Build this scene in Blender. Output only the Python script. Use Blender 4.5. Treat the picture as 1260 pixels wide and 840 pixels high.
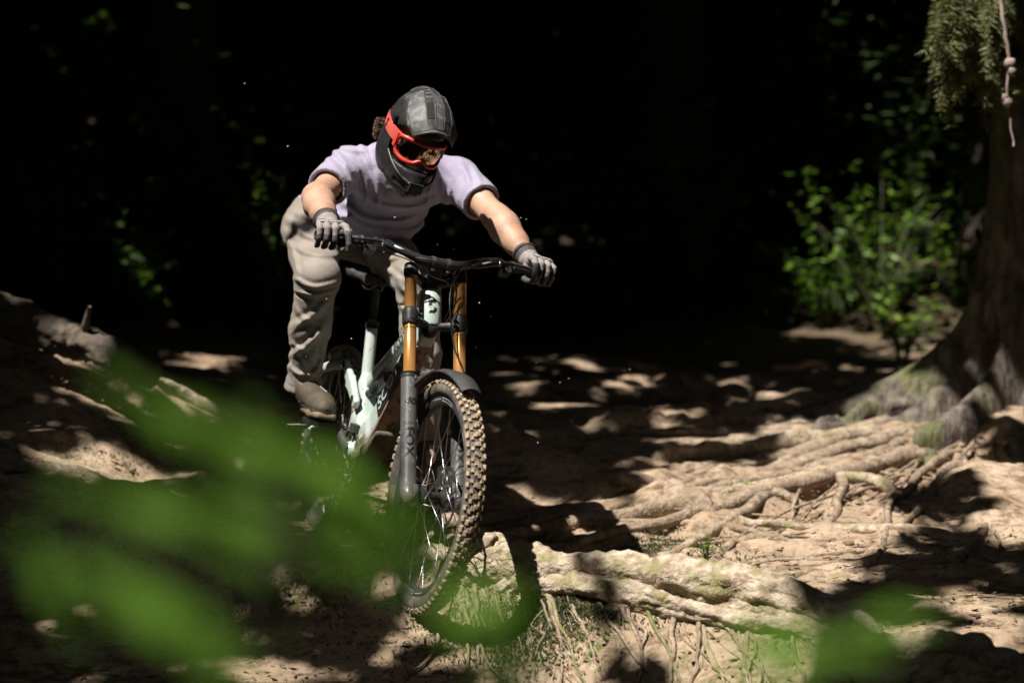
import bpy, bmesh, math, random
import numpy as np
from mathutils import Vector, Matrix

# ------------------------------------------------------------------ scene, camera, sky, sun
for o in list(bpy.data.objects):
    bpy.data.objects.remove(o)
scene = bpy.context.scene
COL = scene.collection
random.seed(7)
RNG = np.random.default_rng(11)
R_ = math.radians

CAM_Z = 1.2
FPX = 85 / 36 * 1260                    # focal length in pixels of the 1260 px photograph
cam_data = bpy.data.cameras.new('camera')
cam_data.lens = 85
cam_data.sensor_width = 36
cam_data.clip_start = 0.05
cam_data.clip_end = 600
cam_data.dof.use_dof = True
cam_data.dof.focus_distance = 7.85
cam_data.dof.aperture_fstop = 1.8
cam = bpy.data.objects.new('camera', cam_data)
cam.location = (0, 0, CAM_Z)
cam.rotation_euler = (R_(90), 0, 0)
COL.objects.link(cam)
scene.camera = cam

SUN = np.array([-0.42, -0.53, 1.10])
SUN = SUN / np.linalg.norm(SUN)         # towards the sun: high, to the left and behind the photographer
world = bpy.data.worlds.new('World')
scene.world = world
world.use_nodes = True
wn = world.node_tree
sky = wn.nodes.new('ShaderNodeTexSky')
sky.sky_type = 'NISHITA'
sky.sun_disc = False
sky.sun_elevation = math.asin(SUN[2])
sky.sun_rotation = math.atan2(SUN[0], SUN[1])
bg = wn.nodes['Background']
bg.inputs['Strength'].default_value = 0.115
wn.links.new(sky.outputs['Color'], bg.inputs['Color'])

sun_data = bpy.data.lights.new('sun', 'SUN')
sun_data.energy = 5.0
sun_data.angle = R_(0.53)
sun_data.color = (1.0, 0.94, 0.86)
sun = bpy.data.objects.new('sun', sun_data)
sun.rotation_euler = Vector(SUN.tolist()).to_track_quat('Z', 'Y').to_euler()
sun.location = (-8, -6, 14)
COL.objects.link(sun)

vs = scene.view_settings
vs.view_transform = 'Standard'
vs.look = 'None'
vs.gamma = 1.0
vs.exposure = 0.75
vs.use_curve_mapping = False
scene.render.engine = 'CYCLES'
scene.cycles.use_denoising = True
scene.cycles.max_bounces = 6
scene.cycles.transparent_max_bounces = 8
scene.cycles.sample_clamp_indirect = 4

# ------------------------------------------------------------------ small maths
def V3(*a): return np.array(a, float)
def unit(v):
    v = np.asarray(v, float); return v / (np.linalg.norm(v) + 1e-12)
def at(px, py, Y):
    """point at depth Y that the photograph shows at pixel (px, py)"""
    return V3((px - 630) / FPX * Y, Y, CAM_Z - (py - 420) / FPX * Y)
def rot(axis, a):
    axis = unit(axis)
    K = np.array([[0, -axis[2], axis[1]], [axis[2], 0, -axis[0]], [-axis[1], axis[0], 0]])
    return np.eye(3) + math.sin(a) * K + (1 - math.cos(a)) * K @ K
def smooth(a, b, x):
    t = np.clip((x - a) / (b - a), 0, 1); return t * t * (3 - 2 * t)

def _hash(ix, iy, iz):
    h = (ix * 374761393 + iy * 668265263 + iz * 1274126177) & 0x7fffffff
    h = ((h ^ (h >> 13)) * 1274126177) & 0x7fffffff
    h = h ^ (h >> 16)
    return (h & 0xffff) / 65535.0
def vnoise(p):
    """value noise 0..1 of an (n,3) array"""
    p = np.asarray(p, float)
    i = np.floor(p).astype(np.int64); f = p - i
    f = f * f * (3 - 2 * f)
    r = 0
    for dx in (0, 1):
        wx = f[:, 0] if dx else 1 - f[:, 0]
        for dy in (0, 1):
            wy = f[:, 1] if dy else 1 - f[:, 1]
            for dz in (0, 1):
                wz = f[:, 2] if dz else 1 - f[:, 2]
                r = r + wx * wy * wz * _hash(i[:, 0] + dx, i[:, 1] + dy, i[:, 2] + dz)
    return r
def fbm(p, octaves=4, gain=.5):
    p = np.asarray(p, float); s = 0; a = 1; t = 0
    for k in range(octaves):
        s = s + a * (vnoise(p * (2.03 ** k) + 17.3 * k) - .5); t += a; a *= gain
    return s / t * 2
def catmull(pts, n):
    """n points on a smooth curve through pts"""
    P = np.asarray(pts, float); m = len(P)
    if m == 2:
        return P[0] + (P[1] - P[0]) * np.linspace(0, 1, n)[:, None]
    Q = np.vstack([2 * P[0] - P[1], P, 2 * P[-1] - P[-2]])
    t = np.linspace(0, m - 1 - 1e-9, n); i = t.astype(int); f = (t - i)[:, None]
    a, b, c, d = Q[i], Q[i + 1], Q[i + 2], Q[i + 3]
    return .5 * (2 * b + (c - a) * f + (2 * a - 5 * b + 4 * c - d) * f ** 2 + (3 * b - a - 3 * c + d) * f ** 3)

# ------------------------------------------------------------------ mesh helpers
class MB:
    """collects geometry for one mesh"""
    def __init__(s): s.v = []; s.f = []; s.n = 0
    def add(s, V, F):
        V = np.asarray(V, float)
        s.v.append(V); k = s.n
        s.f.extend([tuple(int(i) + k for i in f) for f in F]); s.n += len(V)
        return s
    def grid(s, G, closed_u=False, closed_v=False):
        """G (nu, nv, 3) surface"""
        nu, nv = G.shape[:2]; F = []
        for i in range(nu if closed_u else nu - 1):
            for j in range(nv if closed_v else nv - 1):
                i2, j2 = (i + 1) % nu, (j + 1) % nv
                F.append((i * nv + j, i2 * nv + j, i2 * nv + j2, i * nv + j2))
        return s.add(G.reshape(-1, 3), F)
    def box(s, c, h, A=None):
        c = np.asarray(c, float); h = np.asarray(h, float)
        S = np.array([[x, y, z] for x in (-1, 1) for y in (-1, 1) for z in (-1, 1)], float) * h
        if A is not None: S = S @ np.asarray(A)          # rows of A are the box axes
        return s.add(S + c, [(0, 1, 3, 2), (4, 6, 7, 5), (0, 4, 5, 1), (2, 3, 7, 6), (0, 2, 6, 4), (1, 5, 7, 3)])
    def tube(s, path, rad, n=10, up=None, flat=1.0, cap=True, fn=None):
        """sweep; rad scalar or per point; flat squashes the section along the second axis"""
        P = np.asarray(path, float); m = len(P)
        r = np.broadcast_to(np.asarray(rad, float), (m,))
        T = np.gradient(P, axis=0); T /= np.linalg.norm(T, axis=1)[:, None] + 1e-12
        if up is None:
            up = V3(0, 0, 1) if abs(T[0][2]) < .9 else V3(1, 0, 0)
        N = unit(up - T[0] * (up @ T[0])); G = np.zeros((m, n, 3)); th = np.arange(n) / n * 2 * math.pi
        for i in range(m):
            N = unit(N - T[i] * (N @ T[i])); B = np.cross(T[i], N)
            rr = r[i] * (fn[i] if fn is not None else 1)
            G[i] = P[i] + (np.cos(th) * rr)[:, None] * B + (np.sin(th) * rr * flat)[:, None] * N
        k = s.n; s.grid(G, False, True)
        if cap:
            s.f.append(tuple(k + j for j in range(n))[::-1]); s.f.append(tuple(k + (m - 1) * n + j for j in range(n)))
        return s
    def cyl(s, a, b, r, r2=None, n=16):
        r2 = r if r2 is None else r2
        return s.tube(np.array([a, np.asarray(a) + .5 * (np.asarray(b, float) - a), b], float), [r, (r + r2) / 2, r2], n)
    def lathe(s, prof, n=48, axis='y', c=(0, 0, 0), closed=True):
        """prof list of (radius, offset along the axis)"""
        th = np.arange(n) / n * 2 * math.pi; G = np.zeros((n, len(prof), 3))
        for j, (r, o) in enumerate(prof):
            G[:, j, 0] = r * np.cos(th); G[:, j, 2] = r * np.sin(th); G[:, j, 1] = o
        return s.grid(G + np.asarray(c, float), True, closed)
    def verts(s): return np.vstack(s.v)
    def build(s, name, mat, parent=None, smooth_=True, off=None, xf=None, angle=None):
        V = s.verts()
        if xf is not None: V = xf(V)
        if off is not None: V = V - off
        return mesh_obj(name, V, s.f, mat, parent, smooth_, angle)

def mesh_obj(name, V, F, mat, parent=None, smooth_=True, angle=None):
    me = bpy.data.meshes.new(name)
    me.from_pydata(np.asarray(V, float).tolist(), [], [tuple(map(int, f)) for f in F] if not isinstance(F, list) else F)
    me.validate()
    if smooth_:
        me.polygons.foreach_set('use_smooth', np.ones(len(me.polygons), bool))
        if angle:
            try: me.set_sharp_from_angle(angle=R_(angle))
            except Exception: pass
    me.update()
    if mat is not None: me.materials.append(mat)
    o = bpy.data.objects.new(name, me); COL.objects.link(o)
    if parent is not None: o.parent = parent
    return o
def empty(name, loc=(0, 0, 0)):
    o = bpy.data.objects.new(name, None); o.location = tuple(map(float, loc)); COL.objects.link(o); return o
def tag(o, label=None, cat=None, group=None, kind=None):
    if label: o['label'] = label
    if cat: o['category'] = cat
    if group: o['group'] = group
    if kind: o['kind'] = kind
    return o

class Field:
    """signed distance field on a grid, meshed with surface nets: gives continuous organic bodies"""
    def __init__(s, lo, hi, h):
        s.lo = np.asarray(lo, float); s.h = h
        s.n = np.ceil((np.asarray(hi, float) - s.lo) / h).astype(int) + 1
        s.D = np.full(s.n, 9.0, np.float32)
    def _sub(s, lo, hi):
        a = np.clip(np.floor((lo - s.lo) / s.h).astype(int), 0, s.n); b = np.clip(np.ceil((hi - s.lo) / s.h).astype(int) + 1, 0, s.n)
        sl = tuple(slice(i, j) for i, j in zip(a, b))
        ax = [s.lo[k] + s.h * np.arange(a[k], b[k]) for k in range(3)]
        X, Y, Z = np.meshgrid(*ax, indexing='ij')
        return sl, np.stack([X, Y, Z], -1)
    def _mix(s, sl, d, k, sub=False):
        D = s.D[sl]
        if sub:
            s.D[sl] = np.maximum(D, -d); return
        if k > 0:
            hh = np.clip(.5 + .5 * (d - D) / k, 0, 1)
            s.D[sl] = d * (1 - hh) + D * hh - k * hh * (1 - hh)
        else: s.D[sl] = np.minimum(D, d)
    def cone(s, a, b, ra, rb, k=.03, sub=False):
        a, b = np.asarray(a, float), np.asarray(b, float); pad = max(ra, rb) + k + 4 * s.h
        sl, P = s._sub(np.minimum(a, b) - pad, np.maximum(a, b) + pad)
        if P.size == 0: return s
        ab = b - a; t = np.clip(((P - a) @ ab) / (ab @ ab), 0, 1)
        d = np.linalg.norm(P - a - t[..., None] * ab, axis=-1) - (ra + (rb - ra) * t)
        s._mix(sl, d, k, sub); return s
    def chain(s, pts, rs, k=.03):
        for i in range(len(pts) - 1): s.cone(pts[i], pts[i + 1], rs[i], rs[i + 1], k)
        return s
    def ell(s, c, r, A=None, k=.03, sub=False):
        c = np.asarray(c, float); r = np.asarray(r, float); pad = r.max() + k + 4 * s.h
        sl, P = s._sub(c - pad, c + pad)
        if P.size == 0: return s
        q = P - c
        if A is not None: q = q @ np.asarray(A).T          # rows of A: axes
        k0 = np.linalg.norm(q / r, axis=-1); k1 = np.linalg.norm(q / r ** 2, axis=-1)
        s._mix(sl, k0 * (k0 - 1) / (k1 + 1e-9), k, sub); return s
    def beam(s, a, b, side, wa, wb, ha, hb, rnd, k=.02, sub=False):
        """rounded-box section bar from a to b; side = lateral axis, w half width along it, h half height"""
        a, b = np.asarray(a, float), np.asarray(b, float); ab = b - a; L = np.linalg.norm(ab); T = ab / L
        S = unit(side - T * (np.asarray(side) @ T)); N = np.cross(T, S)
        pad = max(wa, wb, ha, hb) * 1.5 + k + 4 * s.h
        sl, P = s._sub(np.minimum(a, b) - pad, np.maximum(a, b) + pad)
        if P.size == 0: return s
        q = P - a; x = q @ T; t = np.clip(x / L, 0, 1)
        u = np.abs(q @ S) - (wa + (wb - wa) * t) + rnd; v = np.abs(q @ N) - (ha + (hb - ha) * t) + rnd
        w = np.abs(x - L / 2) - L / 2
        d = np.sqrt(np.maximum(u, 0) ** 2 + np.maximum(v, 0) ** 2 + np.maximum(w, 0) ** 2) + np.minimum(np.maximum(np.maximum(u, v), w), 0) - rnd
        s._mix(sl, d, k, sub); return s
    def cut(s, p, n):
        """keep the side the normal n points away from"""
        sl, P = s._sub(s.lo, s.lo + s.h * s.n)
        s.D[sl] = np.maximum(s.D[sl], (P - np.asarray(p)) @ unit(n)); return s
    def displace(s, fn, band=.03):
        m = np.abs(s.D) < band; idx = np.argwhere(m); P = s.lo + s.h * idx
        s.D[m] -= fn(P).astype(np.float32); return s
    def mesh(s):
        D = s.D; h = s.h; neg = D < 0
        a = [neg[i:i + D.shape[0] - 1, j:j + D.shape[1] - 1, k:k + D.shape[2] - 1] for i in (0, 1) for j in (0, 1) for k in (0, 1)]
        cnt = sum(x.astype(np.int8) for x in a); act = (cnt > 0) & (cnt < 8)
        ids = np.full(act.shape, -1, np.int64); cells = np.argwhere(act); ids[act] = np.arange(len(cells))
        acc = np.zeros((len(cells), 3)); num = np.zeros(len(cells))
        C = np.array([[i, j, k] for i in (0, 1) for j in (0, 1) for k in (0, 1)])
        for p in range(8):
            for q in range(p + 1, 8):
                if np.abs(C[p] - C[q]).sum() != 1: continue
                cp, cq = cells + C[p], cells + C[q]
                dp = D[cp[:, 0], cp[:, 1], cp[:, 2]]; dq = D[cq[:, 0], cq[:, 1], cq[:, 2]]
                m = (dp < 0) != (dq < 0)
                t = np.where(m, dp / np.where(m, dp - dq, 1), 0)
                acc += np.where(m[:, None], cp + t[:, None] * (C[q] - C[p]), 0); num += m
        V = s.lo + h * acc / num[:, None]; F = []
        for ax in range(3):
            b, c = [(1, 2), (2, 0), (0, 1)][ax]
            sl0 = [slice(None)] * 3; sl1 = [slice(None)] * 3
            sl0[ax] = slice(0, -1); sl1[ax] = slice(1, None)
            n0, n1 = neg[tuple(sl0)], neg[tuple(sl1)]
            e = np.argwhere(n0 != n1)
            e = e[(e[:, b] > 0) & (e[:, c] > 0) & (e[:, b] < D.shape[b] - 1) & (e[:, c] < D.shape[c] - 1)]
            if len(e) == 0: continue
            inside = n0[e[:, 0], e[:, 1], e[:, 2]]
            def g(db, dc):
                x = e.copy(); x[:, b] += db; x[:, c] += dc
                return ids[x[:, 0], x[:, 1], x[:, 2]]
            q = np.stack([g(-1, -1), g(0, -1), g(0, 0), g(-1, 0)], 1)
            q[~inside] = q[~inside][:, ::-1]; F.append(q)
        return V, np.vstack(F).tolist()
    def build(s, name, mat, parent=None, off=None, xf=None):
        V, F = s.mesh()
        if xf is not None: V = xf(V)
        if off is not None: V = V - off
        return mesh_obj(name, V, [tuple(f) for f in F], mat, parent)

# ------------------------------------------------------------------ materials
def N(nt, t, **kw):
    n = nt.nodes.new(t)
    for k, v in kw.items(): setattr(n, k, v)
    return n
def material(name, c1, c2=None, scale=20, rough=.6, rough2=None, metal=0, bump=0, bscale=80, coat=0, spec=.5, sheen=0,
             trans=0, bump2=None, c3=None, s3=6, stretch=None, lo=.35, hi=.65, detail=5, bdist=.012, c3r=(.5, .66)):
    """procedural principled material: two or three colours mixed by noise, noise bump"""
    m = bpy.data.materials.new(name); m.use_nodes = True; nt = m.node_tree; p = nt.nodes['Principled BSDF']; L = nt.links.new
    tc = N(nt, 'ShaderNodeTexCoord'); src = tc.outputs['Object']
    if stretch:
        mp = N(nt, 'ShaderNodeMapping'); mp.inputs['Scale'].default_value = stretch; L(src, mp.inputs['Vector']); src = mp.outputs['Vector']
    def noise(sc, dt=detail):
        n = N(nt, 'ShaderNodeTexNoise'); n.inputs['Scale'].default_value = sc; n.inputs['Detail'].default_value = dt
        L(src, n.inputs['Vector']); return n.outputs['Fac']
    def mix(f, a, b, l, h):
        mr = N(nt, 'ShaderNodeMapRange'); mr.inputs['From Min'].default_value = l; mr.inputs['From Max'].default_value = h
        L(f, mr.inputs['Value'])
        x = N(nt, 'ShaderNodeMix', data_type='RGBA'); L(mr.outputs['Result'], x.inputs['Factor'])
        for s_, k in ((a, 6), (b, 7)):
            if isinstance(s_, tuple): x.inputs[k].default_value = (*s_, 1)
            else: L(s_, x.inputs[k])
        return x.outputs[2]
    col = c1
    f = noise(scale)
    if c2: col = mix(f, c1, c2, lo, hi)
    if c3: col = mix(noise(s3), col, c3, *c3r)
    if isinstance(col, tuple): p.inputs['Base Color'].default_value = (*col, 1)
    else: L(col, p.inputs['Base Color'])
    p.inputs['Roughness'].default_value = rough
    if rough2 is not None:
        mr = N(nt, 'ShaderNodeMapRange'); mr.inputs['From Min'].default_value = .3; mr.inputs['From Max'].default_value = .7
        mr.inputs['To Min'].default_value = rough; mr.inputs['To Max'].default_value = rough2
        L(noise(scale * 2.3), mr.inputs['Value']); L(mr.outputs['Result'], p.inputs['Roughness'])
    p.inputs['Metallic'].default_value = metal
    p.inputs['Specular IOR Level'].default_value = spec
    p.inputs['Coat Weight'].default_value = coat
    p.inputs['Coat Roughness'].default_value = .12
    if sheen: p.inputs['Sheen Weight'].default_value = sheen
    if bump:
        b = N(nt, 'ShaderNodeBump'); b.inputs['Strength'].default_value = bump; b.inputs['Distance'].default_value = bdist
        L(noise(bscale, 6), b.inputs['Height']); L(b.outputs['Normal'], p.inputs['Normal'])
        if bump2:
            b2_ = N(nt, 'ShaderNodeBump'); b2_.inputs['Strength'].default_value = bump2[1]; b2_.inputs['Distance'].default_value = bump2[2]
            L(noise(bump2[0], 2), b2_.inputs['Height']); L(b2_.outputs['Normal'], b.inputs['Normal'])
    if trans:
        tr = N(nt, 'ShaderNodeBsdfTranslucent'); ms = N(nt, 'ShaderNodeMixShader'); ms.inputs[0].default_value = trans
        if isinstance(col, tuple): tr.inputs['Color'].default_value = (*col, 1)
        else: L(col, tr.inputs['Color'])
        L(p.outputs[0], ms.inputs[1]); L(tr.outputs[0], ms.inputs[2]); L(ms.outputs[0], nt.nodes['Material Output'].inputs[0])
    return m

MAT = {}
MAT['soil'] = material('trail soil', (.30, .215, .145), (.40, .30, .215), 3.0, .95, bump=.55, bscale=45, c3=(.15, .10, .065), s3=5, spec=.15)
MAT['root'] = material('trodden root wood', (.42, .335, .25), (.20, .145, .10), 30, .85, bump=1.0, bscale=75, spec=.2, c3=(.26, .19, .13), s3=8)
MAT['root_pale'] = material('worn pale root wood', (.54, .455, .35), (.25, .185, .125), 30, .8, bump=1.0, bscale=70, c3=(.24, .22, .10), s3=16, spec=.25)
MAT['root_moss'] = material('mossy rootlet', (.33, .26, .17), (.14, .15, .05), 18, .9, bump=.6, bscale=70)
MAT['log'] = material('weathered log bark', (.15, .12, .09), (.075, .06, .045), 9, .9, bump=.9, bscale=30)
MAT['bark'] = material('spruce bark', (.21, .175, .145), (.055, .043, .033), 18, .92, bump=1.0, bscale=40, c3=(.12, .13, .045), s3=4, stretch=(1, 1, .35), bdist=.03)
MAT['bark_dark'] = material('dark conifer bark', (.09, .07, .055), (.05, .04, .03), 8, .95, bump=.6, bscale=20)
MAT['leaf_fg'] = material('sapling leaf', (.115, .245, .024), (.085, .185, .02), 9, .7, trans=.5, spec=.1)
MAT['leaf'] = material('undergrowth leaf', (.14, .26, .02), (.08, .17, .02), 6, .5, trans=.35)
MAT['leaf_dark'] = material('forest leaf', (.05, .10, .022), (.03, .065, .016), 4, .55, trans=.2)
MAT['leaf_lime'] = material('fresh lime leaf', (.22, .34, .03), (.12, .24, .025), 5, .5, trans=.4)
MAT['needle'] = material('spruce needles', (.20, .21, .075), (.11, .13, .045), 8, .6, trans=.25)
MAT['canopy'] = material('canopy leaf', (.05, .09, .02), (.03, .06, .015), 2, .6, trans=.05)
MAT['stem'] = material('green stem', (.05, .065, .02), (.05, .04, .022), 10, .7)
MAT['dead_twig'] = material('dead grey twig', (.32, .25, .22), (.20, .15, .13), 20, .85)
MAT['litter'] = material('leaf litter', (.28, .19, .11), (.13, .085, .05), 30, .9)
MAT['moss'] = material('moss tufts', (.07, .08, .025), (.04, .055, .015), 12, .9, trans=.2)
# ------------------------------------------------------------------ terrain
def terrain_base(x, y):
    x = np.asarray(x, float); y = np.asarray(y, float)
    yc = np.interp(x, [-6, -2, -.5, -.08, .35, .74, 1.1, 2.0, 6], [9.4, 8.2, 7.86, 7.72, 7.47, 7.27, 7.0, 6.5, 5.0])
    zc = np.interp(x, [-6, -2, -.5, -.08, .35, .74, 1.1, 2.0, 6], [1.1, .74, .52, .50, .455, .40, .31, .22, .15])
    t = y - yc
    front = zc + np.interp(t, [-60, -8, -4, -2, -.8, -.4, -.16, 0], [-4, -1.3, -.9, -.68, -.46, -.29, -.125, 0])
    zf = np.interp(y, [5, 8.5, 8.83, 9.3, 10.6, 12, 14, 15.5, 17, 20, 26, 60, 300], [.1, .46, .505, .60, .80, .96, 1.10, 1.35, 2.0, 4.6, 9, 22, 60])
    dip = zc + np.interp(t, [0, .15, .4, .9], [0, -.05, -.035, 0])
    w = smooth(.1, .9, t)
    z = np.where(t < 0, front, dip * (1 - w) + zf * w)
    z = z + .36 * np.exp(-((x + 2.15) / .85) ** 2 - ((y - 9.9) / .8) ** 2) + .10 * smooth(-.95, -1.8, x) * smooth(7.9, 8.6, y)
    z = z - .17 * np.exp(-((x - .22) / .36) ** 2 - ((y - 8.42) / .28) ** 2)
    z = z + .13 * np.exp(-((x - 2.35) / .8) ** 2 - ((y - 11.1) / .8) ** 2)
    return z
def terrain_noise(x, y):
    p = np.stack([x, y, np.zeros_like(x)], -1)
    near = smooth(30, 14, np.abs(y - 8))
    n = .045 * fbm(p * V3(1.3, 1.3, 1), 3) + near * (.024 * fbm(p * V3(3, 6, 1) + 9, 3) + .006 * fbm(p * V3(10, 20, 1) + 31, 3))
    n = n * np.where((np.abs(x + .33) < .25) & (np.abs(y - 7.62) < .25), .4, 1)
    return n
def ground_z(x, y):
    x = np.atleast_1d(np.asarray(x, float)); y = np.atleast_1d(np.asarray(y, float))
    return terrain_base(x, y) + terrain_noise(x, y)
def ground_at(px, py, y0=5.5, y1=24):
    """where the line of sight through a pixel of the photograph first meets the ground"""
    Y = np.linspace(y0, y1, 1400)
    X = (px - 630) / FPX * Y; Z = CAM_Z - (py - 420) / FPX * Y
    h = terrain_base(X, Y)
    hit = np.argmax(Z < h) if (Z < h).any() else len(Y) - 1
    return V3(X[hit], Y[hit], h[hit])

# roots: polylines on the ground (px lists are read off the photograph)
def root_path(pts, n, wiggle, seed, lift, r):
    P = catmull([V3(p[0], p[1], 0) for p in pts], n)
    t = np.linspace(0, 1, n)
    P[:, 0] += wiggle * fbm(np.stack([t * 5 + seed, t * 0 + seed * 3.1, t * 0], -1), 3)
    P[:, 1] += wiggle * fbm(np.stack([t * 5 + seed + 50, t * 0 + seed * 1.7, t * 0], -1), 3)
    P[:, 2] = ground_z(P[:, 0], P[:, 1]) + r * lift + r * .45 * fbm(np.stack([t * 7 + seed, t * 0, t * 0 + 5], -1), 2)
    e = np.minimum(t, 1 - t)
    P[:, 2] -= r * 1.6 * (1 - smooth(0, .09, e))
    return P
def root_tube(mb, P, r0, r1, seed, n=10, ridges=.16):
    m = len(P); t = np.linspace(0, 1, m)
    rr = (r0 + (r1 - r0) * t) * (1 + .15 * fbm(np.stack([t * 9 + seed, t * 0 + 3, t * 0], -1), 3))
    ph = seed * 1.7
    TH, U = np.meshgrid(np.arange(n) / n * 2 * math.pi, t)
    a = (TH + ph + 2.2 * U).ravel(); u = U.ravel()
    q = np.stack([np.cos(a) * 2.2 + seed, np.sin(a) * 2.2, u * m * .22], -1)
    q2 = np.stack([np.cos(a) * 6 + seed, np.sin(a) * 6, u * m * .12], -1)
    sec = (1 + ridges * np.sin(3 * a + 4 * u) * .45 + ridges * 1.2 * fbm(q, 3) + ridges * .9 * fbm(q2, 2)).reshape(m, n)
    mb.tube(P, rr, n, fn=sec)
ROOTS_BIG = []          # (name label, world xy polyline, r0, r1)
def gpts(pl): return [ground_at(*p) for p in pl]
def crest(x, dt):
    yc = np.interp(x, [-6, -2, -.5, -.08, .35, .74, 1.1, 2.0, 6], [9.4, 8.2, 7.86, 7.72, 7.47, 7.27, 7.0, 6.5, 5.0])
    return V3(x, yc + dt, 0)
BIG = [
 ('broad pale root running left from the mossy spruce base across the trail', gpts([(1095, 532), (1000, 548), (880, 560), (790, 575)]), .05, .03),
 ('long dim root crossing the shaded upper trail behind the fork', gpts([(1060, 492), (980, 500), (880, 482), (780, 452), (680, 440)]), .045, .025),
 ('thick root at the edge of the dark hollow right of the front wheel', gpts([(880, 642), (810, 618), (740, 602), (650, 566)]), .045, .03),
 ('thin straight pale root lying across the brightest stretch of soil', gpts([(1185, 662), (1080, 655), (960, 652), (890, 640)]), .02, .014),
 ('pale root curving through the sunlit soil below the broad root', gpts([(1110, 604), (1010, 598), (930, 612), (870, 628)]), .026, .016),
 ('half shaded root in the middle of the trail right of the tyre', gpts([(690, 520), (790, 538), (900, 536), (1010, 522)]), .034, .02),
 ('dark root nearest the rider along the shaded trail', gpts([(600, 505), (700, 492), (800, 484), (930, 508)]), .034, .022),
 ('sunlit topped root sloping down below the fallen log', gpts([(40, 436), (130, 468), (230, 500), (330, 536)]), .05, .03),
 ('small knotted root arching out of the soil behind the mossy bank', gpts([(872, 700), (893, 672), (930, 664), (985, 668)]), .025, .015),
 ('thin pale root on the ground left of the front wheel', gpts([(480, 690), (410, 668), (340, 668), (290, 690)]), .024, .014),
 ('rough dark root in the lower right corner of the trail', gpts([(1045, 806), (1110, 812), (1180, 822), (1265, 836)]), .05, .03),
 ('forked root tip running down the right side of the shaded trail', gpts([(1265, 560), (1230, 610), (1190, 690), (1130, 700)]), .022, .014),
]
big_paths = []
for i, (lab, pts, r0, r1) in enumerate(BIG):
    big_paths.append((root_path(pts, 60, .025, i * 3.3 + 1, .45, r0), r0, r1))
small_paths = []
for i in range(150):
    x = RNG.uniform(-.4, 2.3); y = RNG.uniform(7.9, 13.5)
    if i < 60: y = RNG.uniform(8.4, 11.5)
    if i < 70:
        th_ = R_(RNG.uniform(178, 268)); rr_ = RNG.uniform(.3, 1.6); x = 2.2 + rr_ * math.cos(th_); y = 10.9 + rr_ * math.sin(th_)
    if 95 <= i < 120: x = RNG.uniform(-1.9, -.3); y = RNG.uniform(7.9, 9.4)
    a = RNG.normal(.12, .38) + (math.pi if RNG.random() < .5 else 0); L = RNG.uniform(.6, 2.2)
    if i < 70: a = th_ + RNG.normal(0, .15); L = RNG.uniform(.9, 2.6)
    k = RNG.normal(0, .35); pts = []
    for s in np.linspace(0, 1, 5):
        pts.append((x, y)); x += math.cos(a) * L / 4; y += math.sin(a) * L / 4; a += k / 4 + RNG.normal(0, .12)
    r = .007 + .036 * RNG.random() ** 2
    small_paths.append((root_path(pts, 40, .05, 100 + i, .45 if i % 3 == 0 else .22, r), r, r * .45))
crest_paths = []
for i, (dt, x0, x1, r0, r1) in enumerate([(.0, -.2, 1.12, .072, .045), (.08, -.35, .62, .048, .02), (-.07, -.06, .98, .042, .024), (.035, .25, 1.05, .042, .026),
                                          (-.10, .28, .9, .02, .012), (.13, -.4, .12, .03, .012), (-.03, .5, 1.2, .03, .022)]):
    pts = [crest(x, dt + .02 * math.sin(5 * x + i)) for x in np.linspace(x0, x1, 8)]
    crest_paths.append((root_path(pts, 150, .02, 200 + i, .55, r0), r0, r1))
log_pts = np.array([at(-40, 372, 9.75), at(60, 408, 9.65), at(120, 428, 9.6), at(190, 462, 9.5)])

# the ground sheet: fine where the photograph looks, coarse to the horizon
def axis_steps(fine0, fine1, d, far0, far1):
    a = list(np.arange(fine0, fine1 + d / 2, d)); s = d
    while a[-1] < far1: s *= 1.18; a.append(a[-1] + s)
    s = d
    while a[0] > far0: s *= 1.18; a.insert(0, a[0] - s)
    return np.array(a)
gx = axis_steps(-2.3, 2.6, .016, -260, 260); gy = axis_steps(6.4, 12.2, .018, -200, 300)
GX, GY = np.meshgrid(gx, gy, indexing='ij')
fx, fy = GX.ravel(), GY.ravel()
gz = terrain_base(fx, fy) + terrain_noise(fx, fy)
for P, r0, r1 in big_paths + small_paths:      # soil banked up against every root
    lo = P[:, :2].min(0) - .25; hi = P[:, :2].max(0) + .25
    m = np.where((fx > lo[0]) & (fx < hi[0]) & (fy > lo[1]) & (fy < hi[1]))[0]
    if len(m) == 0: continue
    d = np.full(len(m), 9.0)
    for q in P[::2]: d = np.minimum(d, (fx[m] - q[0]) ** 2 + (fy[m] - q[1]) ** 2)
    gz[m] += .6 * r0 * np.exp(-d / (2.6 * r0) ** 2) - .3 * r0 * np.exp(-((np.sqrt(d) - 4.2 * r0) / (1.6 * r0)) ** 2)
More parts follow.
